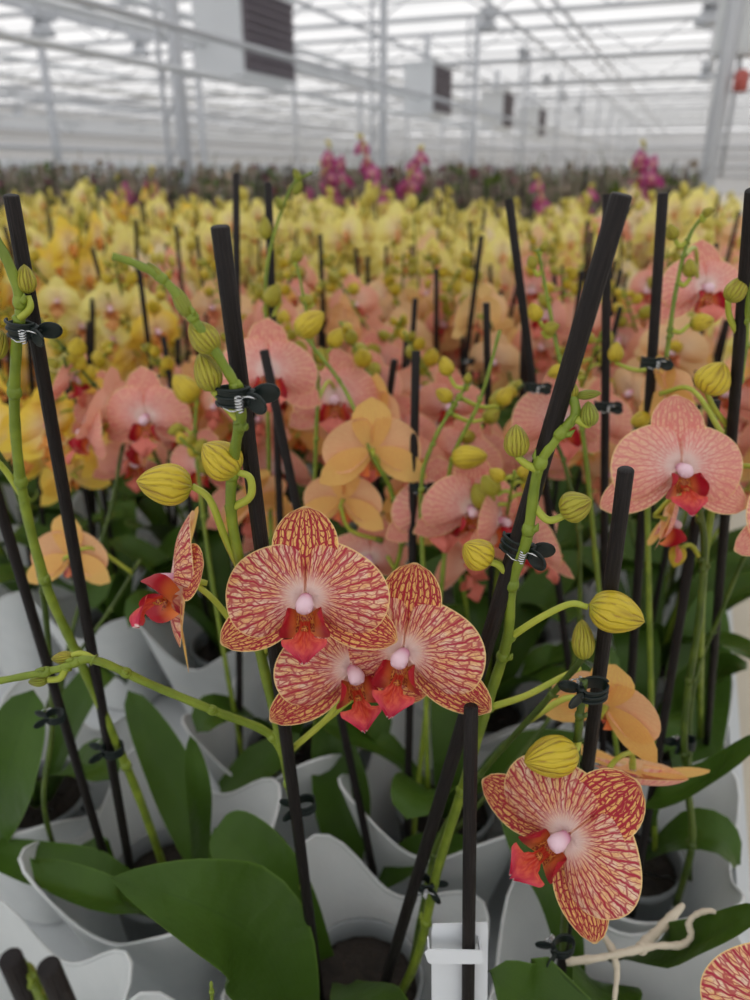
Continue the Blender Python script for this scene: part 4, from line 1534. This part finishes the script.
# far rows not yet in bloom: stakes and brownish stems beyond counting
q = random.Random(77)
mb = MB()
dmax = far[-1][0]
n_st = 0
while n_st < 3600:
    d = dmax - .1 + 10.5 * q.random() ** 1.5
    px = q.uniform(-80, 830)
    w = P(px, 171, d)
    if w.x > 0.0 or w.x < BX0 + .2 or w.y > BY1 - .2:
        n_st += 1
        continue
    c = V((w.x, w.y, 0.0))
    h = q.uniform(.54, .74)
    t = c + V((q.uniform(-.04, .04), q.uniform(-.04, .04), h))
    if n_st % 3 == 0:
        mb.tube([c, t], .0036, 4, 1, cap=False)
    else:
        e = t + V((q.uniform(-.07, .07), q.uniform(-.07, .07), q.uniform(-.03, .06)))
        m_ = 0 if n_st % 2 else 2
        mb.tube([c, t - V((0, 0, .1)), e], [.005, .004, .002], 4, m_, cap=False)
        for k in range(4):
            e2 = c.lerp(t, q.uniform(.35, 1.0)) + V((q.uniform(-.05, .05), q.uniform(-.05, .05), 0))
            s_ = q.uniform(.015, .035)
            mm = q.choice((0, 0, 0, 0, 0, 3, 2))
            mb.add([e2 + V((-s_, 0, 0)), e2 + V((0, q.uniform(-.01, .01), -s_)), e2 + V((s_, 0, 0)), e2 + V((0, q.uniform(-.01, .01), s_ * .8))], [(0, 1, 2, 3)], mm)
    n_st += 1
MAT['dull'] = plain('dull_bloom', srgb(120, 70, 84), .8, nscale=5, var=.2)
o = obj('orchid_crop', mb, ['brown', 'stake', 'olive', 'dull'])
o['kind'] = 'stuff'
tag(o, 'brownish far rows of staked orchids not in bloom below the back wall', 'orchid crop')

# ================================================================== LIGHT AND CAMERA
w = bpy.data.worlds.new('overcast')
SC.world = w
w.use_nodes = True
nt = w.node_tree
bg = nt.nodes['Background']
bg.inputs[0].default_value = (1.0, 0.985, 0.968, 1)
bg.inputs[1].default_value = 1.15

cam = bpy.data.cameras.new('camera')
co = bpy.data.objects.new('camera', cam)
COL.objects.link(co)
co.matrix_world = Matrix(((RIGHT.x, UP.x, -FWD.x, EYE.x), (RIGHT.y, UP.y, -FWD.y, EYE.y), (RIGHT.z, UP.z, -FWD.z, EYE.z), (0, 0, 0, 1)))
cam.sensor_fit = 'HORIZONTAL'
cam.sensor_width = 36
cam.lens = 36 * 752 / 750
cam.clip_start = .01
cam.clip_end = 200
cam.dof.use_dof = True
cam.dof.focus_distance = .338
cam.dof.aperture_fstop = 36.1 / 3.7
SC.camera = co
SC.view_settings.view_transform = 'Standard'
SC.view_settings.look = 'None'
SC.view_settings.gamma = 1.0
SC.view_settings.use_curve_mapping = False
SC.view_settings.exposure = 0.14
SC.cycles.use_denoising = True
SC.cycles.max_bounces = 10
SC.cycles.transmission_bounces = 6
SC.cycles.transparent_max_bounces = 12
SC.cycles.diffuse_bounces = 5
